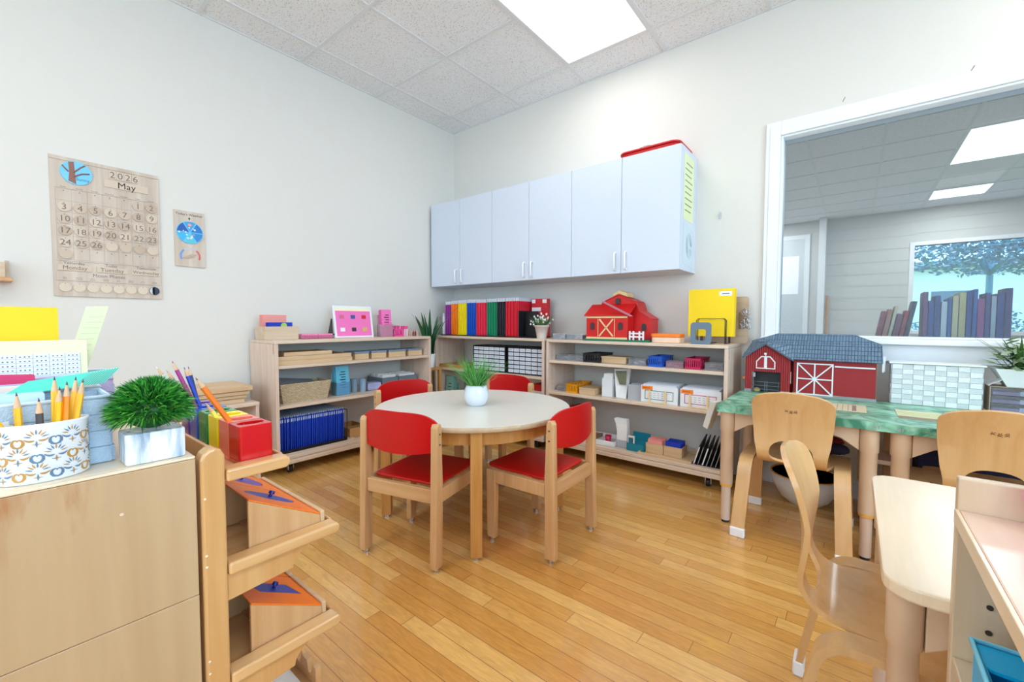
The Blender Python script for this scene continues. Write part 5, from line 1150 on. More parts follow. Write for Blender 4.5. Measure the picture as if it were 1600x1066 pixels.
slab(rf, [(3.240, *e), (3.240, -.075, .194), (3.236, -.11, .278), (3.236, *bk)]); slab(rf, [(3.236, *bk), (3.236, -.11, .278), (3.13, *rg)])
slab(rf, [(2.80, *rg), (3.13, *rg), (3.236, -.11, .278), (2.66, -.11, .278)]); slab(rf, [(2.66, -.11, .278), (3.236, -.11, .278), (3.24, -.075, .194), (2.65, -.075, .194)])
rf.build('main_roof', ROOF, t)
rf = MB(); slab(rf, [(2.645, -.29, .193), (2.757, -.29, .272), (2.757, -.20, .288), (2.672, -.11, .282)], .006); slab(rf, [(2.757, -.29, .272), (2.886, -.29, .188), (2.872, -.235, .26), (2.757, -.20, .288)], .006)
slab(rf, [(2.672, -.11, .282), (2.757, -.20, .288), (2.80, -.165, .325), (2.70, -.12, .29)], .005)
rf.build('annex_roof', ROOF, t)
rf = MB()
for a, b_ in (((2.645, .190), (2.757, .268)), ((2.757, .268), (2.886, .184))):
    d = Vector((b_[0]-a[0], b_[1]-a[1])).normalized()*.008; rf.prism([a, b_, (b_[0]-d.y*.9, b_[1]+d.x*.9), (a[0]-d.y*.9, a[1]+d.x*.9)], 'y', -.294, -.2905)
rf.build('barge_board', mat('slate', S(74, 96, 116), .5), t, .0005)
mb = MB()
for sg in (1, -1):
    c = 2.757; P_ = [(c+sg*.002, .135), (c+sg*.046, .135), (c+sg*.046, .175), (c+sg*.022, .205), (c+sg*.002, .205)]
    mb.prism(P_, 'y', fy-.003, fy-.0003, 0)
    Q = [(c+sg*.007, .140), (c+sg*.041, .140), (c+sg*.041, .173), (c+sg*.020, .199), (c+sg*.007, .199)]; mb.prism(Q, 'y', fy-.0038, fy-.0031, 1)
mb.box(2.752, 2.762, -.30, fy-.0031, .214, .224, 0).box(2.755, 2.759, fy-.005, fy-.0031, .135, .224, 0)
mb.build('loft_door', [WHITE, BR2], t)
mb = MB(); x0, x1, z0, z1, y = 2.900, 3.056, .012, .178, -.2655
bw = .006
for a in (x0, (x0+x1)/2-bw/2, x1-bw): mb.box(a, a+bw, y-.004, y, z0, z1)
for a in (z0, (z0+z1)/2-bw/2, z1-bw): mb.box(x0, x1, y-.0042, y-.0002, a, a+bw)
for sg in (1, -1):
    dx, dz = x1-x0, z1-z0; L_ = math.hypot(dx, dz); M_ = Matrix.Translation(((x0+x1)/2, y-.002, (z0+z1)/2)) @ Matrix.Rotation(-sg*math.atan2(dz, dx), 4, 'Y'); mb.box(-L_/2+.004, L_/2-.004, -.0018, .0018, -bw/2, bw/2, 0, M_)
mb.build('barn_door', WHITE, t)
MB().box(3.06, 3.218, -.270, -.2655, .163, .170).build('door_track', WHITE, t)
MB().box(2.8725, 2.8745, -.262, -.240, .062, .125).box(2.8746, 2.8752, -.258, -.244, .07, .117, 1).build('side_window', [WHITE, BR2], t)
MB().box(2.69, 2.83, -.206, -.201, 0, .118).build('stall_back', DARK, t)
mb = MB()
for z in (.02, .04, .06): mb.tube([(2.692, -.268, z), (2.827, -.268, z)], .0014, 6)
for x in (2.70, 2.755, 2.765, 2.82): mb.tube([(x, -.268, 0), (x, -.268, .066)], .0014, 6)
mb.build('stall_gate', GREY, t)
MB().ball((2.712, -.25, .012), .016, sq=(1.2, .7, .8)).build('straw_bale', mat('straw', S(190, 164, 112), .9), t)
MB().prism([(2.694, .085), (2.706, .085), (2.706, .11), (2.694, .11)], 'y', -.262, -.258).build('cow_figure', [mat('black_white', S(170, 170, 172), .6, var=.6)], t)
MB().add([(3.243, -.262, .15), (3.243, -.255, .225), (3.255, -.20, .225), (3.252, -.21, .15), (3.246, -.262, .15), (3.246, -.255, .225), (3.258, -.20, .225), (3.255, -.21, .15)], [(0,3,2,1),(4,5,6,7),(0,1,5,4),(1,2,6,5),(2,3,7,6),(3,0,4,7)]).build('open_shutter', WHITE, t, .0)
MB().box(2.642, 2.658, -.262, -.252, .068, .082).build('orange_peg', ORANGE, t, .003)

# white woven lidded box
def woven(mb, W_, D, Hh, nx, nz, ny, th=.003, mi=0, alt=0):
    cw, ch = W_/nx, Hh/nz
    for i in range(nx):
        for j in range(nz):
            q = .0022 if (i+j) % 2 else 0; mi = 0 if q else alt
            mb.box(i*cw-W_/2+.0006, (i+1)*cw-W_/2-.0006, -D/2-th-q, -D/2, j*ch+.0006, (j+1)*ch-.0006, mi)
            mb.box(i*cw-W_/2+.0006, (i+1)*cw-W_/2-.0006, D/2, D/2+th+q, j*ch+.0006, (j+1)*ch-.0006, mi)
    cd_ = D/ny
    for i in range(ny):
        for j in range(nz):
            q = .0016 if (i+j) % 2 else 0
            for sg in (-1, 1):
                a, b_ = sorted((sg*W_/2, sg*(W_/2+th+q))); mb.box(a, b_, -D/2+i*cd_+.0006, -D/2+(i+1)*cd_-.0006, j*ch+.0006, (j+1)*ch-.0006, mi)
    return mb
WV = mat('white_weave', S(236, 238, 239), .6, bump=.5, bscale=260, var=.04)
t = thing('woven_box', 'white woven lidded storage box on the green cover right of the big barn', 'box', (3.432, -.150, TS))
woven(MB(), .30, .10, .192, 8, 8, 4, alt=1).box(-.1495, .1495, -.0495, .0495, 0, .19).build('box', [WV, mat('weave_sheen_tone', S(214, 220, 222), .7, bump=.5, bscale=260)], t); MB().box(-.162, .162, -.062, .062, .1935, .201).build('lid', mat('white_lid', S(240, 244, 242), .5), t, .002)  # alternate squares greyer: sheen of the strand direction put into the colour
t = thing('drawer_unit', 'small clear-fronted drawer unit under the white planter', 'drawer unit', (3.675, -.155, TS))
MB().box(-.07, .07, .045, .05, 0, .114).box(-.07, -.066, -.05, .045, 0, .114).box(.066, .07, -.05, .045, 0, .114).box(-.066, .066, -.05, .045, .11, .114).box(-.066, .066, -.05, .045, 0, .003).build('case', mat('taupe_plastic', S(170, 150, 132), .5), t, .001)
for k in range(3): 
    d_ = MB().box(-.065, .065, -.0515, .04, .005+k*.035, .038+k*.035).build('drawer', CLEAR, t, .001)
    MB().box(-.06, .02, -.045, .035, .007+k*.035, .020+k*.035).box(.02, .058, -.045, .035, .007+k*.035, .026+k*.035, 1).build('contents', [mat('violet_bits', S(150, 124, 176), .6, var=.5), mat('silver_bits', S(190, 195, 215), .4, var=.3)], d_)
t = thing('leafy_plant', 'variegated leafy plant in a flared white planter at the right by the window', 'potted plant', (3.70, -.165, TS+.1145))
flared(.045, .04, .085, .06, .078, .003).build('planter', WV, t); MB().box(-.07, .07, -.05, .05, .055, .06).build('soil', mat('soil', S(70, 52, 40), .9), t)
random.seed(31); mb = MB()
for k in range(120):
    a = random.uniform(0, 2*PI); e = random.uniform(-.1, 1.3); r_ = random.uniform(.03, .125); c = Vector((math.cos(a)*math.cos(e)*r_*1.05, math.sin(a)*math.cos(e)*r_*.8-.01, .075+math.sin(e)*r_*1.25))
    d = Vector((math.cos(a), math.sin(a), random.uniform(-.5, .6))).normalized(); s_ = d.cross(Vector((0, 0, 1))).normalized(); u = s_.cross(d)*.004; ln, wd = random.uniform(.026, .042), random.uniform(.012, .018)
    v = [c-d*ln, c-d*ln*.2+s_*wd, c+d*ln, c-d*ln*.2-s_*wd, c-d*ln*.2-u]
    mb.add(v, [(0, 4, 1), (1, 4, 2), (2, 4, 3), (3, 4, 0)], 0 if random.random() < .68 else 1)
    if k % 3 == 0: mb.tube([(0, 0, .06), c*.6+Vector((0, 0, .01)), c], .0012, 4, 1)
for k in range(9):
    a = random.uniform(0, 2*PI); blade(mb, (0, 0, .06), a, random.uniform(.13, .2), random.uniform(.3, .7), .008, .3, 1)
mb.build('leaves', [LEAFV, mat('olive_leaf', S(74, 112, 52), .5, var=.3)], t)
solo('paper_curl', MB().strip([(0, 0), (.012, .012), (.03, .02), (.048, .036), (.05, .05)], -.04, .04, .0012), PAPER, 'white curled paper leaning between the woven box and the planter', 'paper', (3.60, -.17, TS+.115), rz=-PI/2)

# ------------------------------------------------------------------ under the window tables
t = thing('laundry_bowl', 'white plastic bowl with orange rim on the floor under the first table', 'bowl', (2.95, -.24, 0))
MB().lathe([(.07, 0), (.11, .03), (.145, .09), (.158, .155), (.154, .155), (.14, .09), (.10, .035), (.001, .03)], 32).build('bowl', mat('milky_plastic', S(232, 228, 224), .4), t); MB().lathe([(.156, .1555), (.160, .157), (.160, .161), (.152, .161), (.152, .1555)], 32).build('rim', mat('amber_rim', S(222, 160, 70), .5), t)
random.seed(14)
mb = MB().ball((0, 0, .03), .05, sq=(1.3, 1, .6), mi=0).ball((.05, -.02, .035), .04, sq=(1.2, .8, .6), mi=1).ball((-.03, .02, .055), .035, sq=(1.4, 1, .5), mi=2).ball((.03, .02, .06), .04, sq=(1.2, 1, .5), mi=0)
for v in mb.v: v.x += random.uniform(-.003, .003); v.z += random.uniform(-.002, .002)
solo('cloth_bundle', mb, [mat('dark_red_cloth', S(120, 24, 34), .9), mat('navy_cloth', S(36, 34, 62), .9), mat('cream_cloth', S(226, 214, 200), .9)], 'dark red, navy and cream cloth bundle on the chair seat before the barn', 'cloth', (3.035, -.54, .3575))
t = thing('step_stool', 'narrow pale wooden stool frame behind the two middle table legs', 'stool', (3.255, -.43, 0))
for x in (-.045, .045):
    for y in (-.06, .10): MB().box(x-.012, x+.012, y-.010, y+.010, 0, .3395).build('leg', PALE, t, .002)
MB().box(-.033, .033, -.066, -.056, .16, .2).build('rung', PALE, t); MB().box(-.06, .06, -.075, .115, .34, .36).build('seat', PALE, t, .003)
t = thing('navy_bin', 'navy fabric bin on a low brown bench under the second window table', 'bin', (3.55, -.27, .2305)); open_box(.36, .20, .19, .006).build('bin', mat('navy_fabric', S(22, 26, 60), .9), t, .004); MB().box(-.04, .04, -.1035, -.1005, .12, .14).build('handle', DARK, t)
t = thing('low_bench', 'low brown wooden bench under the second window table', 'bench', (3.55, -.27, 0)); MB().box(-.20, .20, -.11, .11, .21, .23).build('seat', AMBER, t, .002)
for x in (-.185, .185): MB().box(x-.01, x+.01, -.10, .10, 0, .2095).build('side_panel', AMBER, t, .002)

# ------------------------------------------------------------------ right foreground shelf unit
t = thing('shelf_unit', 'light birch shelf unit with raised end panel in the right foreground', 'shelf unit', (3.25, -2.12, 0))
UX, UY = .42, .62
for y in (-.02, -UY): MB().box(0, UX, y, y+.018, 0, .752).build('end_panel', wood('ply_end', S(206, 182, 150), S(222, 200, 172), 'z', .4, .1, .6), t, .002)
MB().box(.002, UX, -UY+.0185, -.0205, .690, .708).build('top_board', PINKW, t, .002); MB().box(-.003, .0015, -UY+.0185, -.0205, .689, .709).build('edge_strip', LAMI, t, .001)
MB().box(.002, UX, -UY+.0185, -.0205, .482, .50).build('shelf_board', SHELFW, t, .002); MB().box(.002, UX, -UY+.0185, -.0205, .08, .098).build('base_board', SHELFW, t, .002)
MB().box(UX-.008, UX, -UY+.0185, -.0205, .0985, .4815).box(UX-.008, UX, -UY+.0185, -.0205, .5005, .6895).build('back_panel', SHELFW, t)
mb = MB()
for z in (.548, .583, .618): mb.cyl((.035, -.0215, z), (.035, -.0202, z), .0035, n=12)
for z in (.3, .35, .4): mb.cyl((.055, -.0215, z), (.055, -.0202, z), .0035, n=12)
mb.build('peg_holes', mat('hole_dark', S(60, 48, 40), .8), t)
t = thing('blue_tray', 'bright blue plastic tray with a handle slot on the shelf of the right foreground unit', 'tray', (3.3445, -2.30, .5005))
BLT = mat('cyan_plastic', S(10, 176, 232), .35)
open_box(.17, .17, .068, .004).build('tray', BLT, t, .003)
me = plate(rrect(-.085, .085, 0, .05, .012), [rrect(-.035, .035, .014, .032, .009)], .004)
q_ = MB(); q_.mesh(me, Matrix.Translation((0, .034, .066))); q_.build('handle', BLT, t)
mb = MB()
mb.tube([(-.087, -.087, .069), (-.087, .087, .069), (.087, .087, .069), (.087, -.087, .069)], .0035, 8, closed=True); mb.build('rim', mat('pale_cyan', S(120, 214, 244), .35), t)
PK = mat('bubble_pink', S(252, 150, 200), .55)
petals = []
for i in range(96):
    a = 2*PI*i/96; r_ = .040+.100*abs(math.sin(2*a))**.8; petals.append((r_*math.cos(a), .112+r_*math.sin(a)))
mb = MB(); mb.prism(petals, 'y', -.010, .010); mb.cyl((0, -.016, .112), (0, .016, .112), .022, n=24).box(-.07, .07, -.03, .03, 0, .006)
solo('pink_flower_ornament', mb, PK, 'pink four-petalled ornament at the right edge of the photo on the foreground shelf unit', 'ornament', (3.412, -2.185, .7085), bevel=.004)

# ------------------------------------------------------------------ left foreground cabinet
PX = 2.358
t = thing('storage_cabinet', 'large birch cabinet with its back towards us in the left foreground', 'cabinet', (1.80, -3.60, 0))
CWX, CWY, CH_ = PX-1.80, .82, .76
# brown water stains running down from the top edge of the birch back
N = PANEL.node_tree.nodes; Lk = PANEL.node_tree.links; b = N['Principled BSDF']; src = b.inputs['Base Color'].links[0].from_socket
t_ = N.new('ShaderNodeTexCoord'); mp = N.new('ShaderNodeMapping'); mp.inputs['Scale'].default_value = (1, 42, 9); nz = N.new('ShaderNodeTexNoise'); nz.inputs['Scale'].default_value = 1; nz.inputs['Detail'].default_value = 4
Lk.new(t_.outputs['Object'], mp.inputs[0]); Lk.new(mp.outputs[0], nz.inputs['Vector']); sp = N.new('ShaderNodeSeparateXYZ'); Lk.new(t_.outputs['Object'], sp.inputs[0])
mz = N.new('ShaderNodeMapRange'); mz.inputs[1].default_value = .66; mz.inputs[2].default_value = .74; Lk.new(sp.outputs['Z'], mz.inputs[0])
my = N.new('ShaderNodeMapRange'); my.inputs[1].default_value = .725; my.inputs[2].default_value = .69; Lk.new(sp.outputs['Y'], my.inputs[0])
m1 = N.new('ShaderNodeMath'); m1.operation = 'MULTIPLY'; Lk.new(mz.outputs[0], m1.inputs[0]); Lk.new(my.outputs[0], m1.inputs[1])
m2 = N.new('ShaderNodeMapRange'); m2.inputs[1].default_value = .46; m2.inputs[2].default_value = .6; Lk.new(nz.outputs[0], m2.inputs[0])
m3 = N.new('ShaderNodeMath'); m3.operation = 'MULTIPLY'; Lk.new(m1.outputs[0], m3.inputs[0]); Lk.new(m2.outputs[0], m3.inputs[1])
m4 = N.new('ShaderNodeMath'); m4.operation = 'MULTIPLY'; m4.inputs[1].default_value = .75; Lk.new(m3.outputs[0], m4.inputs[0])
mxx = N.new('ShaderNodeMix'); mxx.data_type = 'RGBA'; Lk.new(m4.outputs[0], mxx.inputs[0]); Lk.new(src, mxx.inputs[6]); mxx.inputs[7].default_value = S(166, 104, 52); Lk.new(mxx.outputs[2], b.inputs['Base Color'])
MB().box(CWX-.012, CWX, 0, CWY, .06, .5436).build('lower_back_panel', PANEL, t, .001); MB().box(CWX-.0125, CWX-.0005, 0, CWY, .5442, CH_-.004).build('upper_back_panel', PANEL, t, .001)
MB().box(0, CWX-.0135, 0, CWY, CH_-.02, CH_).box(CWX-.0130, CWX-.001, 0, CWY, CH_-.0035, CH_).build('top_board', LAMI, t, .001)
for y in (0, CWY-.018): MB().box(0, CWX-.0135, y, y+.018, 0, CH_-.0205).build('side_panel', PALE, t, .002)
for z in (.08, .40): MB().box(.002, CWX-.0135, .0185, CWY-.0185, z, z+.018).build('shelf_board', PALE, t, .001)
mb = MB()
for y, z in ((.735, .70),): mb.cyl((CWX-.0006, y, z), (CWX-.0001, y, z), .0022, n=10)
mb.build('screw_plug', mat('plug', S(226, 206, 176), .5), t)
TC = CH_+.0005
# filigree pencil cup
t = thing('filigree_cup', 'white pencil cup with cut-out scroll filigree on the foreground cabinet', 'cup', (2.312, -2.932, TC))
FW = mat('cup_white', S(232, 238, 246), .35)
fm = bpy.data.materials.new('filigree'); fm.use_nodes = True; N = fm.node_tree.nodes; Lk = fm.node_tree.links; b = N['Principled BSDF']; b.inputs['Base Color'].default_value = S(232, 238, 246); b.inputs['Roughness'].default_value = .35
mb = MB(); rx, ry, hh = .028, .043, .073; n = 48
mb.lathe([(.9, 0), (1, .003), (1, hh-.003), (1.03, hh), (1.03, hh+.002), (.97, hh+.002), (.965, .004), (.001, .003)], 64, (0, 0), 0, rx, ry); mb.build('cup', FW, t)
CUT = [mat('cutout_amber', S(190, 138, 60), .5, var=.5), mat('cutout_steel', S(96, 124, 150), .5, var=.3)]
mb = MB()
def onc(u, z, off=.0006):      # u: arc position in metres measured from the +x side towards +y
    a = u/.040; return Vector((rx*math.cos(a), ry*math.sin(a), z))*1.0+Vector((math.cos(a), math.sin(a)*.8, 0))*off
def scroll(pts, wds, mi):
    v = []
    for i, (u, z) in enumerate(pts):
        p_, q_ = pts[max(0, i-1)], pts[min(len(pts)-1, i+1)]; d = Vector((q_[0]-p_[0], q_[1]-p_[1])); d = d.normalized() if d.length else Vector((1, 0)); nx, nz = -d.y*wds[i], d.x*wds[i]
        v += [onc(u+nx, z+nz), onc(u-nx, z-nz)]
    mb.add(v, [(2*i, 2*i+1, 2*i+3, 2*i+2) for i in range(len(pts)-1)], mi)
random.seed(8)
def motif(cu_, cz, flip, mi):
    # rays
    for k in range(7):
        a = PI*(.08+.14*k); scroll([(cu_+.0045*math.cos(a), cz+.0045*math.sin(a)), (cu_+.007*math.cos(a), cz+.007*math.sin(a)), (cu_+.0105*math.cos(a), cz+.0105*math.sin(a))], [.0004, .0008, .0002], mi if k % 3 else 1-mi)
    for sg in (1, -1):
        pts = [(cu_+sg*(.0015+.0085*q), cz-.003-.0045*math.sin(q*PI)*(.4)+.002*q) for q in [i/6 for i in range(7)]]; scroll(pts, [.0003, .0009, .0012, .0012, .001, .0007, .0003], mi)
        c = (cu_+sg*.0165, cz-.004); pts = [(c[0]+sg*.006*math.cos(a)*(1-.09*i), c[1]+.0075*math.sin(a)*(1-.09*i)) for i, a in enumerate([-2.4+.62*j for j in range(9)])]
        scroll(pts, [.0003, .0008, .0013, .0015, .0013, .001, .0008, .0006, .0003], (mi+1) % 2 if sg > 0 else mi)
    scroll([(cu_, cz-.012), (cu_, cz-.008), (cu_, cz-.004)], [.0002, .0011, .0002], 1-mi); scroll([(cu_-.004, cz-.008), (cu_, cz-.0085), (cu_+.004, cz-.008)], [.0002, .0007, .0002], mi)
for r_, cz in enumerate((.016, .037, .058)):
    for k in range(-3, 5): motif((k+.5*(r_ % 2))*.031-.006, cz, 1, (k+r_) % 2)
mb.build('filigree_cutouts', CUT, t)
# pencils
PCY = mat('pencil_yellow', S(250, 190, 30), .35); PCO = mat('pencil_orange', S(240, 140, 20), .35); PWD = mat('pencil_wood', S(222, 180, 140), .6); PLD = mat('graphite', S(70, 64, 66), .5)
def pencil(name, label, base, tip, col, r=.0036, lead=PLD, group=None):
    a = Vector(base); b_ = Vector(tip); d = (b_-a).normalized(); L_ = (b_-a).length
    mb = MB().cyl((0, 0, 0), (0, 0, L_-.02), r, n=6, smooth=False).cyl((0, 0, L_-.0199), (0, 0, L_-.005), r*.98, r*.32, 10, 1).cyl((0, 0, L_-.005), (0, 0, L_), r*.32, .0002, 8, 2)
    o = mb.build(name, [col, PWD, lead]); o.location = a; o.rotation_mode = 'QUATERNION'; o.rotation_quaternion = Vector((0, 0, 1)).rotation_difference(d); return tag(o, label, 'pencil', group)
cb = Vector((2.312, -2.932, TC+.006))
for (dx, dy, tx_, ty_, tz, col, lb) in ((.0, -.012, .0, -.060, .098, PCO, 'orange-yellow pencil leaning farthest left out of the filigree cup'), (.006, -.006, .008, -.052, .107, PCY, 'yellow pencil leaning left beside the orange one in the cup'), (-.004, -.018, -.003, -.020, .108, PCY, 'upright yellow pencil in the left part of the cup'), (.008, -.002, .010, -.002, .100, PLD, 'short dark pencil standing in the middle of the cup'),
                                (-.006, .012, -.012, .014, .124, PCY, 'tallest yellow pencil in the filigree cup'), (.003, .010, .008, .017, .112, PCY, 'yellow pencil before the tallest one in the cup'), (.008, .018, .006, .024, .118, PCO, 'orange pencil right of centre in the cup'), (-.006, .024, -.010, .034, .122, PCY, 'pale pencil at the right rim of the cup'), (.0, .022, .0, .040, .119, PCY, 'yellow pencil leaning farthest right in the cup')):
    pencil('pencil', lb, cb+Vector((dx, dy, 0)), cb+Vector((tx_, ty_, tz)), col, group='pencils in the filigree cup')
# grass cube
t = thing('potted_grass', 'dense green artificial grass in a square marbled pot on the foreground cabinet', 'potted plant', (2.318, -2.822, TC))
m = bpy.data.materials.new('marble'); m.use_nodes = True; N = m.node_tree.nodes; Lk = m.node_tree.links; b = N['Principled BSDF']
t_ = N.new('ShaderNodeTexCoord'); mp = N.new('ShaderNodeMapping'); mp.inputs['Scale'].default_value = (30, 30, 5); mp.inputs['Rotation'].default_value = (.3, .3, 0); nz = N.new('ShaderNodeTexNoise'); nz.inputs['Scale'].default_value = 1.6; nz.inputs['Detail'].default_value = 5; nz.inputs['Distortion'].default_value = 1.6
rr = N.new('ShaderNodeValToRGB'); rr.color_ramp.elements[0].position = .34; rr.color_ramp.elements[0].color = S(150, 172, 196); rr.color_ramp.elements[1].position = .52; rr.color_ramp.elements[1].color = S(236, 242, 248)
Lk.new(t_.outputs['Object'], mp.inputs[0]); Lk.new(mp.outputs[0], nz.inputs['Vector']); Lk.new(nz.outputs[0], rr.inputs[0]); Lk.new(rr.outputs[0], b.inputs['Base Color']); b.inputs['Roughness'].default_value = .25
MB().prism(rrect(-.027, .027, -.0345, .0345, .006), 'z', 0, .044).build('pot', m, t, .002)
random.seed(17); g = MB()
for k in range(2600):
    a = random.uniform(0, 2*PI); e = random.uniform(-.25, PI/2); ct = Vector((math.cos(a)*math.cos(e), math.sin(a)*math.cos(e), math.sin(e)))
    d = (ct+Vector((random.gauss(0, .3), random.gauss(0, .3), random.gauss(0, .3)))).normalized(); p0 = Vector((0, 0, .070))+Vector((ct.x*.032, ct.y*.035, ct.z*.034)); p0.z = max(p0.z, .046)
    ln = random.uniform(.014, .026); s_ = d.cross(Vector((random.random()-.5, random.random()-.5, random.random()-.5))).normalized()*.0010
    tip = p0+d*ln-Vector((0, 0, .003)); g.add([p0-s_, p0+s_, p0+d*ln*.6+s_*.8, tip, p0+d*ln*.6-s_*.8], [(0, 1, 2, 3, 4)], random.choice((0, 0, 1, 2)))
g.ball((0, 0, .074), .030, sq=(1.05, 1.12, .95), mi=2)
g.build('grass', [mat('grass_mid', S(44, 140, 40), .45, var=.2), mat('grass_light', S(104, 186, 70), .45, var=.2), mat('grass_dark', S(16, 84, 26), .5, var=.2)], t)
# woven plastic baskets, one behind the other
RT = mat('grey_blue_rattan', S(176, 196, 214), .5, bump=.8, bscale=420, var=.06)
bx = [(2.293, 2.188, -2.858), (2.160, 2.060, -2.852), (2.040, 1.935, -2.820), (1.912, 1.815, -2.802)]
bn = ['pale grey-blue woven basket directly behind the pencil cup', 'second pale grey-blue woven basket from the front on the foreground cabinet', 'lilac woven basket, third from the front on the foreground cabinet', 'rearmost pale woven basket, behind the lilac one']
for k, (x1, x0, ye) in enumerate(bx):
    t = thing('woven_basket', bn[k], 'basket', ((x0+x1)/2, ye-.15, TC), 0, 'woven baskets on the foreground cabinet')
    Wd, Dp, Hb = (x1-x0)-.010, .29, .094
    mm_ = RT if k != 2 else mat('lilac_rattan', S(186, 170, 206), .5, bump=.8, bscale=420)
    mb = woven(MB(), Wd, Dp, Hb, 4, 4, 10, .0015); mb = MB() if False else mb; mb.box(-Wd/2+.0002, -Wd/2+.002, -Dp/2, Dp/2, 0, Hb).box(Wd/2-.002, Wd/2-.0002, -Dp/2, Dp/2, 0, Hb).box(-Wd/2+.002, Wd/2-.002, -Dp/2, -Dp/2+.002, 0, Hb).box(-Wd/2+.002, Wd/2-.002, Dp/2-.002, Dp/2, 0, Hb).box(-Wd/2+.002, Wd/2-.002, -Dp/2+.002, Dp/2-.002, 0, .002)
    mb.build('basket', mm_, t)
    MB().tube([(-Wd/2-.001, -Dp/2-.001, Hb+.001), (Wd/2+.001, -Dp/2-.001, Hb+.001), (Wd/2+.001, Dp/2+.001, Hb+.001), (-Wd/2-.001, Dp/2+.001, Hb+.001)], .0028, 8, closed=True).build('rim', mat('pale_rim', S(206, 222, 236), .5) if k != 2 else mm_, t)
def sheets(name, label, cat, x, y0, y1, z0, z1, n, mats, tilt=0.0, top=None, yrot=0, writing=None, dx=.003):
    mb = MB()
    for i in range(n): mb.box(-i*dx-.0008, -i*dx, 0, y1-y0, 0, z1-z0-.002*(i % 2), 0)
    if writing: writing(mb, y1-y0, z1-z0)
    o = mb.build(name, mats); o.location = (x, y0, z0); o.rotation_euler = (yrot, -tilt, 0); return tag(o, label, cat)
ZP = TC+.0025
sheets('yellow_folder', 'large bright yellow folder rising from the rearmost foreground basket', 'folder', 1.845, -3.07, -2.877, ZP, .992, 3, [YEL])
sheets('red_folder', 'red folder edge just below the yellow folder in the rearmost basket', 'folder', 1.862, -3.06, -2.865, ZP, .922, 2, [mat('coral_folder', S(240, 90, 110), .6)], yrot=.0)
o = MB().add([(0, 0, 0), (0, .033, 0), (0, .072, .140), (0, .036, .138), (-.001, 0, 0), (-.001, .033, 0), (-.001, .072, .140), (-.001, .036, .138)], [(0,3,2,1),(4,5,6,7),(0,1,5,4),(1,2,6,5),(2,3,7,6),(3,0,4,7)])
for k in range(9): o.add([(.0004, .006+.038*(k/9)*.98, .02+.012*k), (.0004, .030+.038*(k/9)*.98, .0205+.012*k), (.0004, .030+.038*(k/9)*.98, .0212+.012*k), (.0004, .006+.038*(k/9)*.98, .0207+.012*k)], [(0, 1, 2, 3)], 1)
solo('laminated_strip', o, [mat('laminated_yellow', S(226, 228, 178), .3), mat('strip_line', S(190, 190, 150), .6)], 'tall pale yellow laminated strip leaning out of the rearmost basket', 'card strip', (1.852, -2.872, .857))
def grid_(mb, W_, H_):
    mb.box(.0001, .0003, .006, W_-.010, .02, H_-.026, 1)
    for i in range(9): mb.box(.0003, .0005, W_-.010-i*.0215, W_-.0104-i*.0215, .02, H_-.026, 2)
    for j in range(8):
        z = H_-.034-j*.0085
        if j % 1 == 0: mb.box(.0003, .0005, .006, W_-.010, z-.0002, z+.0001, 2)
        for i in range(8):
            for q in range(3): y = W_-.016-i*.0215-q*.0058; mb.box(.0003, .0005, y, y+.0022, z+.0022, z+.0042, 2)
sheets('sum_sheet', 'cream card with a printed grid of sums rising behind the lilac basket', 'sheet', 1.897, -3.06, -2.842, ZP, .926, 3, [CREAM, PAPER, mat('print_blue', S(90, 96, 130), .7)], .0, writing=grid_)
def tied(label, name, x, y0, y1, z, mt, slope=.0):
    mb = MB()
    for i in range(7): 
        zz = z-.0035*i*.3
        mb.add([(-i*.0045, y0, ZP), (-i*.0045, y1, ZP), (-i*.0045-.004, y1, z-.002*(i % 3)), (-i*.0045-.004, y0, z-slope-.002*(i % 2)), (-i*.0045-.001, y0, ZP), (-i*.0045-.001, y1, ZP), (-i*.0045-.005, y1, z-.002*(i % 3)), (-i*.0045-.005, y0, z-slope-.002*(i % 2))], [(0,3,2,1),(4,5,6,7),(0,1,5,4),(1,2,6,5),(2,3,7,6),(3,0,4,7)])
    o = mb.build(name, mt); o.location = (x, 0, 0); return tag(o, label, 'papers')
tied('pink red papers at the left end of the lilac basket', 'paper_bundle', 1.998, -3.10, -2.92, .867, mat('rose_paper', S(226, 60, 110), .6), -.012)
tied('pale cream and salmon papers in the second foreground basket', 'paper_bundle', 2.135, -3.08, -2.862, .862, mat('salmon_white', S(246, 222, 212), .7), .006)
tied('white and pale blue papers in the front woven basket', 'paper_bundle', 2.262, -3.10, -2.925, .864, mat('ice_blue_paper', S(206, 228, 244), .7), .0)
mb = MB(); random.seed(23)
for k in range(22):
    a = k*.0036; mb.add([(0-a*.35, -.058+a*.3, .0), (.0-a*.35, .012+a*.5, .006), (-.022-a*.3, .034+a*.5, .024+a*.05), (-.022-a*.3, -.032+a*.3, .017), (.0-a*.35, -.058+a*.3, .0008), (.0-a*.35, .012+a*.5, .0068), (-.022-a*.3, .034+a*.5, .0248+a*.05), (-.022-a*.3, -.032+a*.3, .0178)], [(0,3,2,1),(4,5,6,7),(0,1,5,4),(1,2,6,5),(2,3,7,6),(3,0,4,7)], k % 2)
solo('aqua_papers', mb, [mat('aqua_paper', S(70, 196, 176), .6), mat('mint_paper', S(150, 226, 208), .6)], 'fanned aqua green papers lying over the front basket behind the grass', 'papers', (2.215, -2.905, .8585))

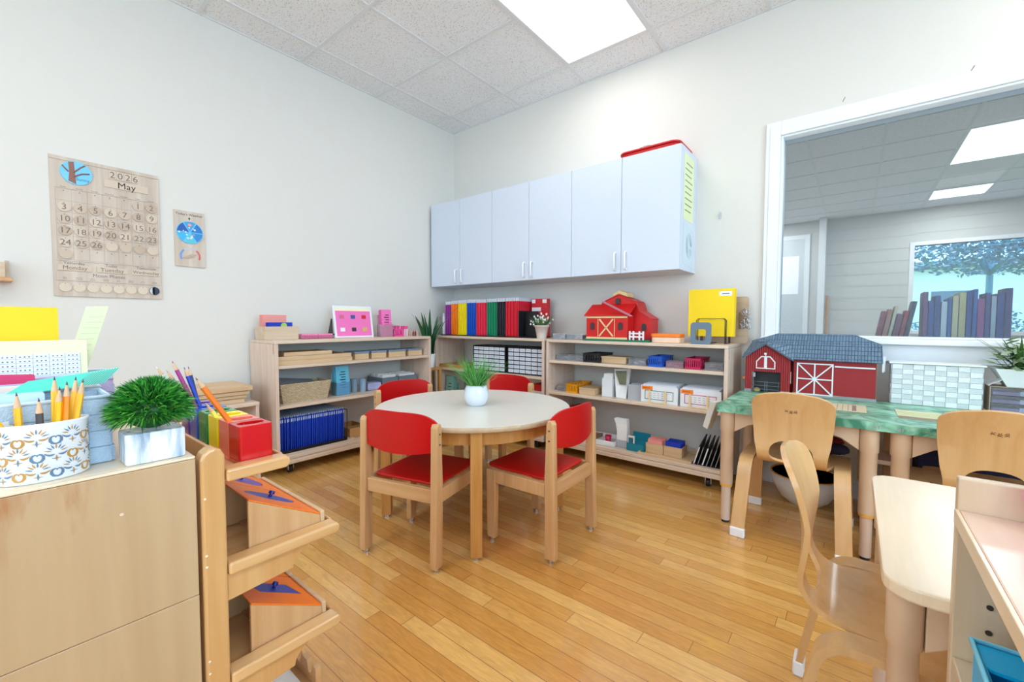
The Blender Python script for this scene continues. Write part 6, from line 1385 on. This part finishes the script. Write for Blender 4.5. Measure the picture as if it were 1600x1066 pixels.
# ------------------------------------------------------------------ insets rack
t = thing('insets_rack', 'tall beech display rack with tiered ledges in the left foreground', 'rack', (0, 0, 0))
RX0, RX1, RY0 = 1.905, 2.358, -2.7745
for x in (RX1-.028, RX0):
    pr_ = [(RY0, 0), (RY0+.034, 0), (RY0+.034, .752), (RY0+.029, .762), (RY0+.020, .767), (RY0+.012, .766), (RY0+.004, .760), (RY0, .750)]
    p_ = MB().prism(pr_, 'x', x, x+.028).build('post', RACKW, t, .005, 3)
    mb = MB()
    for z in (.69, .60, .582, .43, .41): mb.cyl((x+.0281, RY0+.005, z), (x+.0285, RY0+.005, z), .0018, n=10)
    mb.build('peg_holes', mat('pale_hole', S(240, 226, 200), .6), p_)
    MB().box(x+.002, x+.026, RY0+.0345, RY0+.25, .0, .035).build('foot_rail', RACKY, t, .004)
for k, (zt, ye, zb) in enumerate(((.7185, -2.642, .70), (.5655, -2.552, .545), (.3815, -2.552, .36))):
    ys = RY0+.0345
    MB().box(RX0+.0285, RX1-.0285, ys, ye-.006, zt-.012, zt).build('ledge', RACKY, t, .001)
    for x in (RX1-.028, RX0):
        hr = .022
        MB().prism([(ys, zt-.010), (ye-.006, zt-.010), (ye, zt-.004), (ye+.001, zt+.004), (ye-.004, zt+.010), (ys, zt+.010)], 'x', x-.0, x+.028+.004 if x > 2 else x+.028).build('side_rail', RACKY, t, .005, 3)
        if k:
            br_ = [(ys, zt-.0105), (ye-.03, zt-.0105)]+[(ye-.03-.055*math.sin(a)-.0*a, zt-.0105-.036*(1-math.cos(a))) for a in [i*PI/2/6 for i in range(1, 7)]]+[(ys, zt-.055)]
            MB().prism(br_, 'x', x+.004, x+.022).build('bracket', RACKW, t, .002)
    MB().box(RX0+.0285, RX1-.0285, ye-.0055, ye+.001, zt-.012, zt+.009).build('front_lip', RACKW, t, .003)
    MB().box(RX0+.0285, RX1-.0285, ys, ys+.006, zt+.0005, zt+.03).build('back_rail', RACKW, t, .002)
# coloured pencil blocks
bc = [('red', S(204, 14, 20), 2.312), ('salmon', S(240, 118, 96), 2.254), ('yellow', S(250, 222, 10), 2.196), ('green', S(20, 130, 60), 2.138), ('blue', S(20, 84, 180), 2.080), ('violet', S(104, 70, 160), 2.022)]
ZBk = .7190
for cn, c, x in bc:
    if cn == 'red': x = 2.3035
    W2, D2, H2 = .0265, .0265, .067
    zz = ZBk+(.0 if cn != 'red' else .0)
    outer = rrect(-W2, W2, -D2, D2, .004, 2)
    hole = [(.014*math.cos(2*PI*i/24), .021*math.sin(2*PI*i/24)) for i in range(24)]
    me = plate(outer, [hole], H2-.008); mb = MB(); mb.mesh(me, Matrix.Translation((0, 0, .008+(H2-.008)/2))); mb.prism(outer, 'z', 0, .0078)
    solo('pencil_block', mb, mat('block_'+cn, c, .25, coat=.3), ('glossy ' if cn == 'red' else '')+cn+' pencil block in the row on top of the display rack', 'pencil holder', (x, -2.6845 if cn != 'red' else -2.6845, zz), group='pencil blocks', bevel=.0006)
pencil('coloured_pencil', 'thick orange pencil leaning left out of the salmon block', (2.258, -2.672, ZBk+.012), (2.262, -2.752, ZBk+.150), ORANGE, .0048, mat('dark_tip', S(90, 60, 50), .5))
pencil('coloured_pencil', 'thin red pencil tip just inside the red block', (2.306, -2.680, ZBk+.010), (2.306, -2.697, ZBk+.070), RED, .003, RED)
pencil('coloured_pencil', 'pale yellow pencil leaning left out of the yellow block', (2.198, -2.676, ZBk+.012), (2.200, -2.722, ZBk+.095), mat('lemon', S(246, 236, 110), .4), .0042, PWD)
for (y, z, x, col, lb) in ((-2.768, .877, 2.084, WHITE, 'white pencil behind the foreground grass, leftmost of the group'), (-2.750, .868, 2.076, mat('grey_pencil', S(170, 160, 160), .4), 'grey pencil between the white and magenta ones'), (-2.742, .886, 2.082, mat('plum', S(170, 40, 130), .4), 'magenta pencil standing tallest behind the foreground grass'), (-2.722, .872, 2.078, BLUE, 'blue pencil behind the foreground grass'), (-2.702, .868, 2.026, mat('deep_navy', S(24, 44, 110), .4), 'navy pencil rightmost behind the foreground grass')):
    pencil('coloured_pencil', lb, (x, -2.684+(y+2.735)*.18, ZBk+.012), (x-.006, y, z), col, .0038, col, 'coloured pencils behind the grass')
# inset wedges
INO = mat('inset_orange', S(255, 128, 30), .35); INB = mat('inset_blue', S(58, 80, 180), .35); IND = mat('inset_knob', S(20, 30, 130), .3); INV = mat('inset_violet', S(112, 84, 190), .35)
def wedge(x1, zt, shape, lb, blm=INB):
    W_ = .142; y0, y1 = -2.700, -2.574; zh, zl = .090, .022
    t = thing('inset_stand', lb, 'stand', (x1-W_, 0, zt))
    for x in (0, W_-.007): MB().prism([(y0, 0), (y1, 0), (y1, zl), (y0, zh)], 'x', x, x+.007).build('side_panel', BEECH, t, .001)
    s_ = (zh-zl)/(y1-y0)
    MB().prism([(y1+.0005, 0), (y1+.009, 0), (y1+.009, zl+.006), (y1+.0005, zl+.006)], 'x', 0, W_).build('front_lip', BOXW, t, .002)
    MB().box(.0075, W_-.0075, y1-.006, y1, 0, zl-.006).box(.0075, W_-.0075, y0+.03, y1-.0065, 0, .004).build('panel', BEECHX, t)
    L_ = math.hypot(zh-zl, y1-y0); ang = -math.atan2(zh-zl, y1-y0); M_ = Matrix.Translation((W_/2, y0, zh+.0006)) @ Matrix.Rotation(ang, 4, 'X')
    def rect_hole(): return shape
    f_ = thing('metal_inset', 'orange metal inset frame with a '+('blue' if blm is INB else 'violet')+(' oval' if len(shape) > 6 else ' slanted' if len(shape) == 4 else '')+' piece, on the '+lb.split(' wedge')[0].split(' ', 1)[0]+' wedge', 'inset frame', (x1-W_, 0, zt))
    me = plate([(-W_/2+.0005, .001), (W_/2-.0005, .001), (W_/2-.0005, L_-.001), (-W_/2+.0005, L_-.001)], [shape], .002)
    mb = MB(); mb.mesh(me, M_ @ Matrix.Translation((0, 0, .001))); mb.build('frame', INO, f_)
    c = (sum(p_[0] for p_ in shape)/len(shape), sum(p_[1] for p_ in shape)/len(shape))
    sh = [(c[0]+(a-c[0])*.95, c[1]+(b_-c[1])*.95) for a, b_ in shape]
    mb = MB(); mb.prism(sh, 'z', .0, .0018, 0, M_); mb.build('inset_piece', blm, f_)
    mb = MB(); v0 = M_ @ Vector((c[0], c[1], .0019)); v1 = M_ @ Vector((c[0], c[1], .008)); v2 = M_ @ Vector((c[0], c[1], .013)); mb.cyl(v0, v1, .003, n=12).cyl(v1, v2, .006, .005, 16); mb.build('knob', IND, f_)
ell = [(.026*math.cos(2*PI*i/28), .07+.050*math.sin(2*PI*i/28)) for i in range(28)]
par = [(-.030, .025), (.016, .040), (.020, .125), (-.026, .112)]
cur = [(.045*math.cos(a), .07+.045*math.sin(a)) for a in [2*PI*i/20 for i in range(20)]]
ZW = .5660
wedge(2.3285, ZW, ell, 'upper wedge-shaped wooden inset stand on the middle ledge of the rack'); wedge(2.183, ZW, cur, 'rear wedge-shaped wooden inset stand beside the upper one on the middle ledge', INV)
wedge(2.3285, .3820, par, 'lower wedge-shaped wooden inset stand on the bottom ledge of the rack'); wedge(2.183, .3820, ell, 'hidden wedge-shaped wooden inset stand beside the lower one', INV)
# below the rack: toothed wooden tray with white paper
t = thing('toothed_tray', 'wooden floor tray with a toothed edge under the display rack', 'tray', (2.10, -2.69, .2005))
MB().box(-.16, .19, -.04, .135, 0, .010).build('base', BEECHX, t, .002)
pl = [(-.16, 0.0105), (.19, .0105), (.19, .05)]
for k in range(7): x = .19-k*.05; pl += [(x-.012, .05), (x-.02, .028), (x-.03, .028), (x-.038, .05)] if x-.038 > -.15 else []
pl += [(-.16, .05)]
MB().prism(pl, 'y', .12, .132).build('toothed_edge', BEECHX, t, .001)
solo('white_paper', MB().box(-.14, .17, -.03, .105, 0, .004), PAPER, 'white paper lying in the toothed tray under the rack', 'paper', (2.10, -2.69, .2110))
t = thing('low_stand', 'low beech stand carrying the toothed tray under the rack', 'stand', (2.10, -2.66, 0))
MB().box(-.15, .18, -.05, .09, .185, .2).build('top', BEECHX, t, .002)
for x in (-.14, .165): MB().box(x-.008, x+.008, -.045, .085, 0, .1845).build('side_panel', BEECH, t, .002)

# ------------------------------------------------------------------ low cabinet with stacked wooden boxes against the left wall
t = thing('low_cabinet', 'low birch cabinet left of the left wall bookcase', 'cabinet', (.016, -2.62, 0), RZL)
for x in (0, .648): MB().box(x, x+.018, -.36, 0, 0, .4645).build('side_panel', PALE, t, .002)
MB().box(0, .666, -.365, 0, .465, .485).build('top_board', PALEX, t, .002); MB().box(.0185, .6475, -.355, -.01, .06, .08).box(.0185, .6475, -.355, -.01, .25, .268).build('shelf_board', PALEX, t, .002); MB().box(.0185, .6475, -.01, 0, .0805, .2495).box(.0185, .6475, -.01, 0, .2685, .4645).build('back_panel', PALEX, t)
zz = .4855
for k, (w_, d, h, lb) in enumerate(((.26, .24, .028, 'thin wooden puzzle tray, bottom of the stack on the low cabinet'), (.28, .26, .020, 'thin wooden puzzle tray, second from the bottom of the stack'), (.30, .28, .024, 'wooden puzzle tray in the middle of the stack on the low cabinet'), (.33, .30, .030, 'widest wooden tray topping the stack on the low cabinet'))):
    solo('puzzle_tray', MB().box(-w_/2, w_/2, -d/2, d/2, 0, h-.004).box(-w_/2+.006, w_/2-.006, -d/2+.006, d/2-.006, h-.004, h-.0005), [BOXW, RAWBOX], lb, 'tray', (.205, -2.145, zz), RZL, 'stacked puzzle trays', .002); zz += h
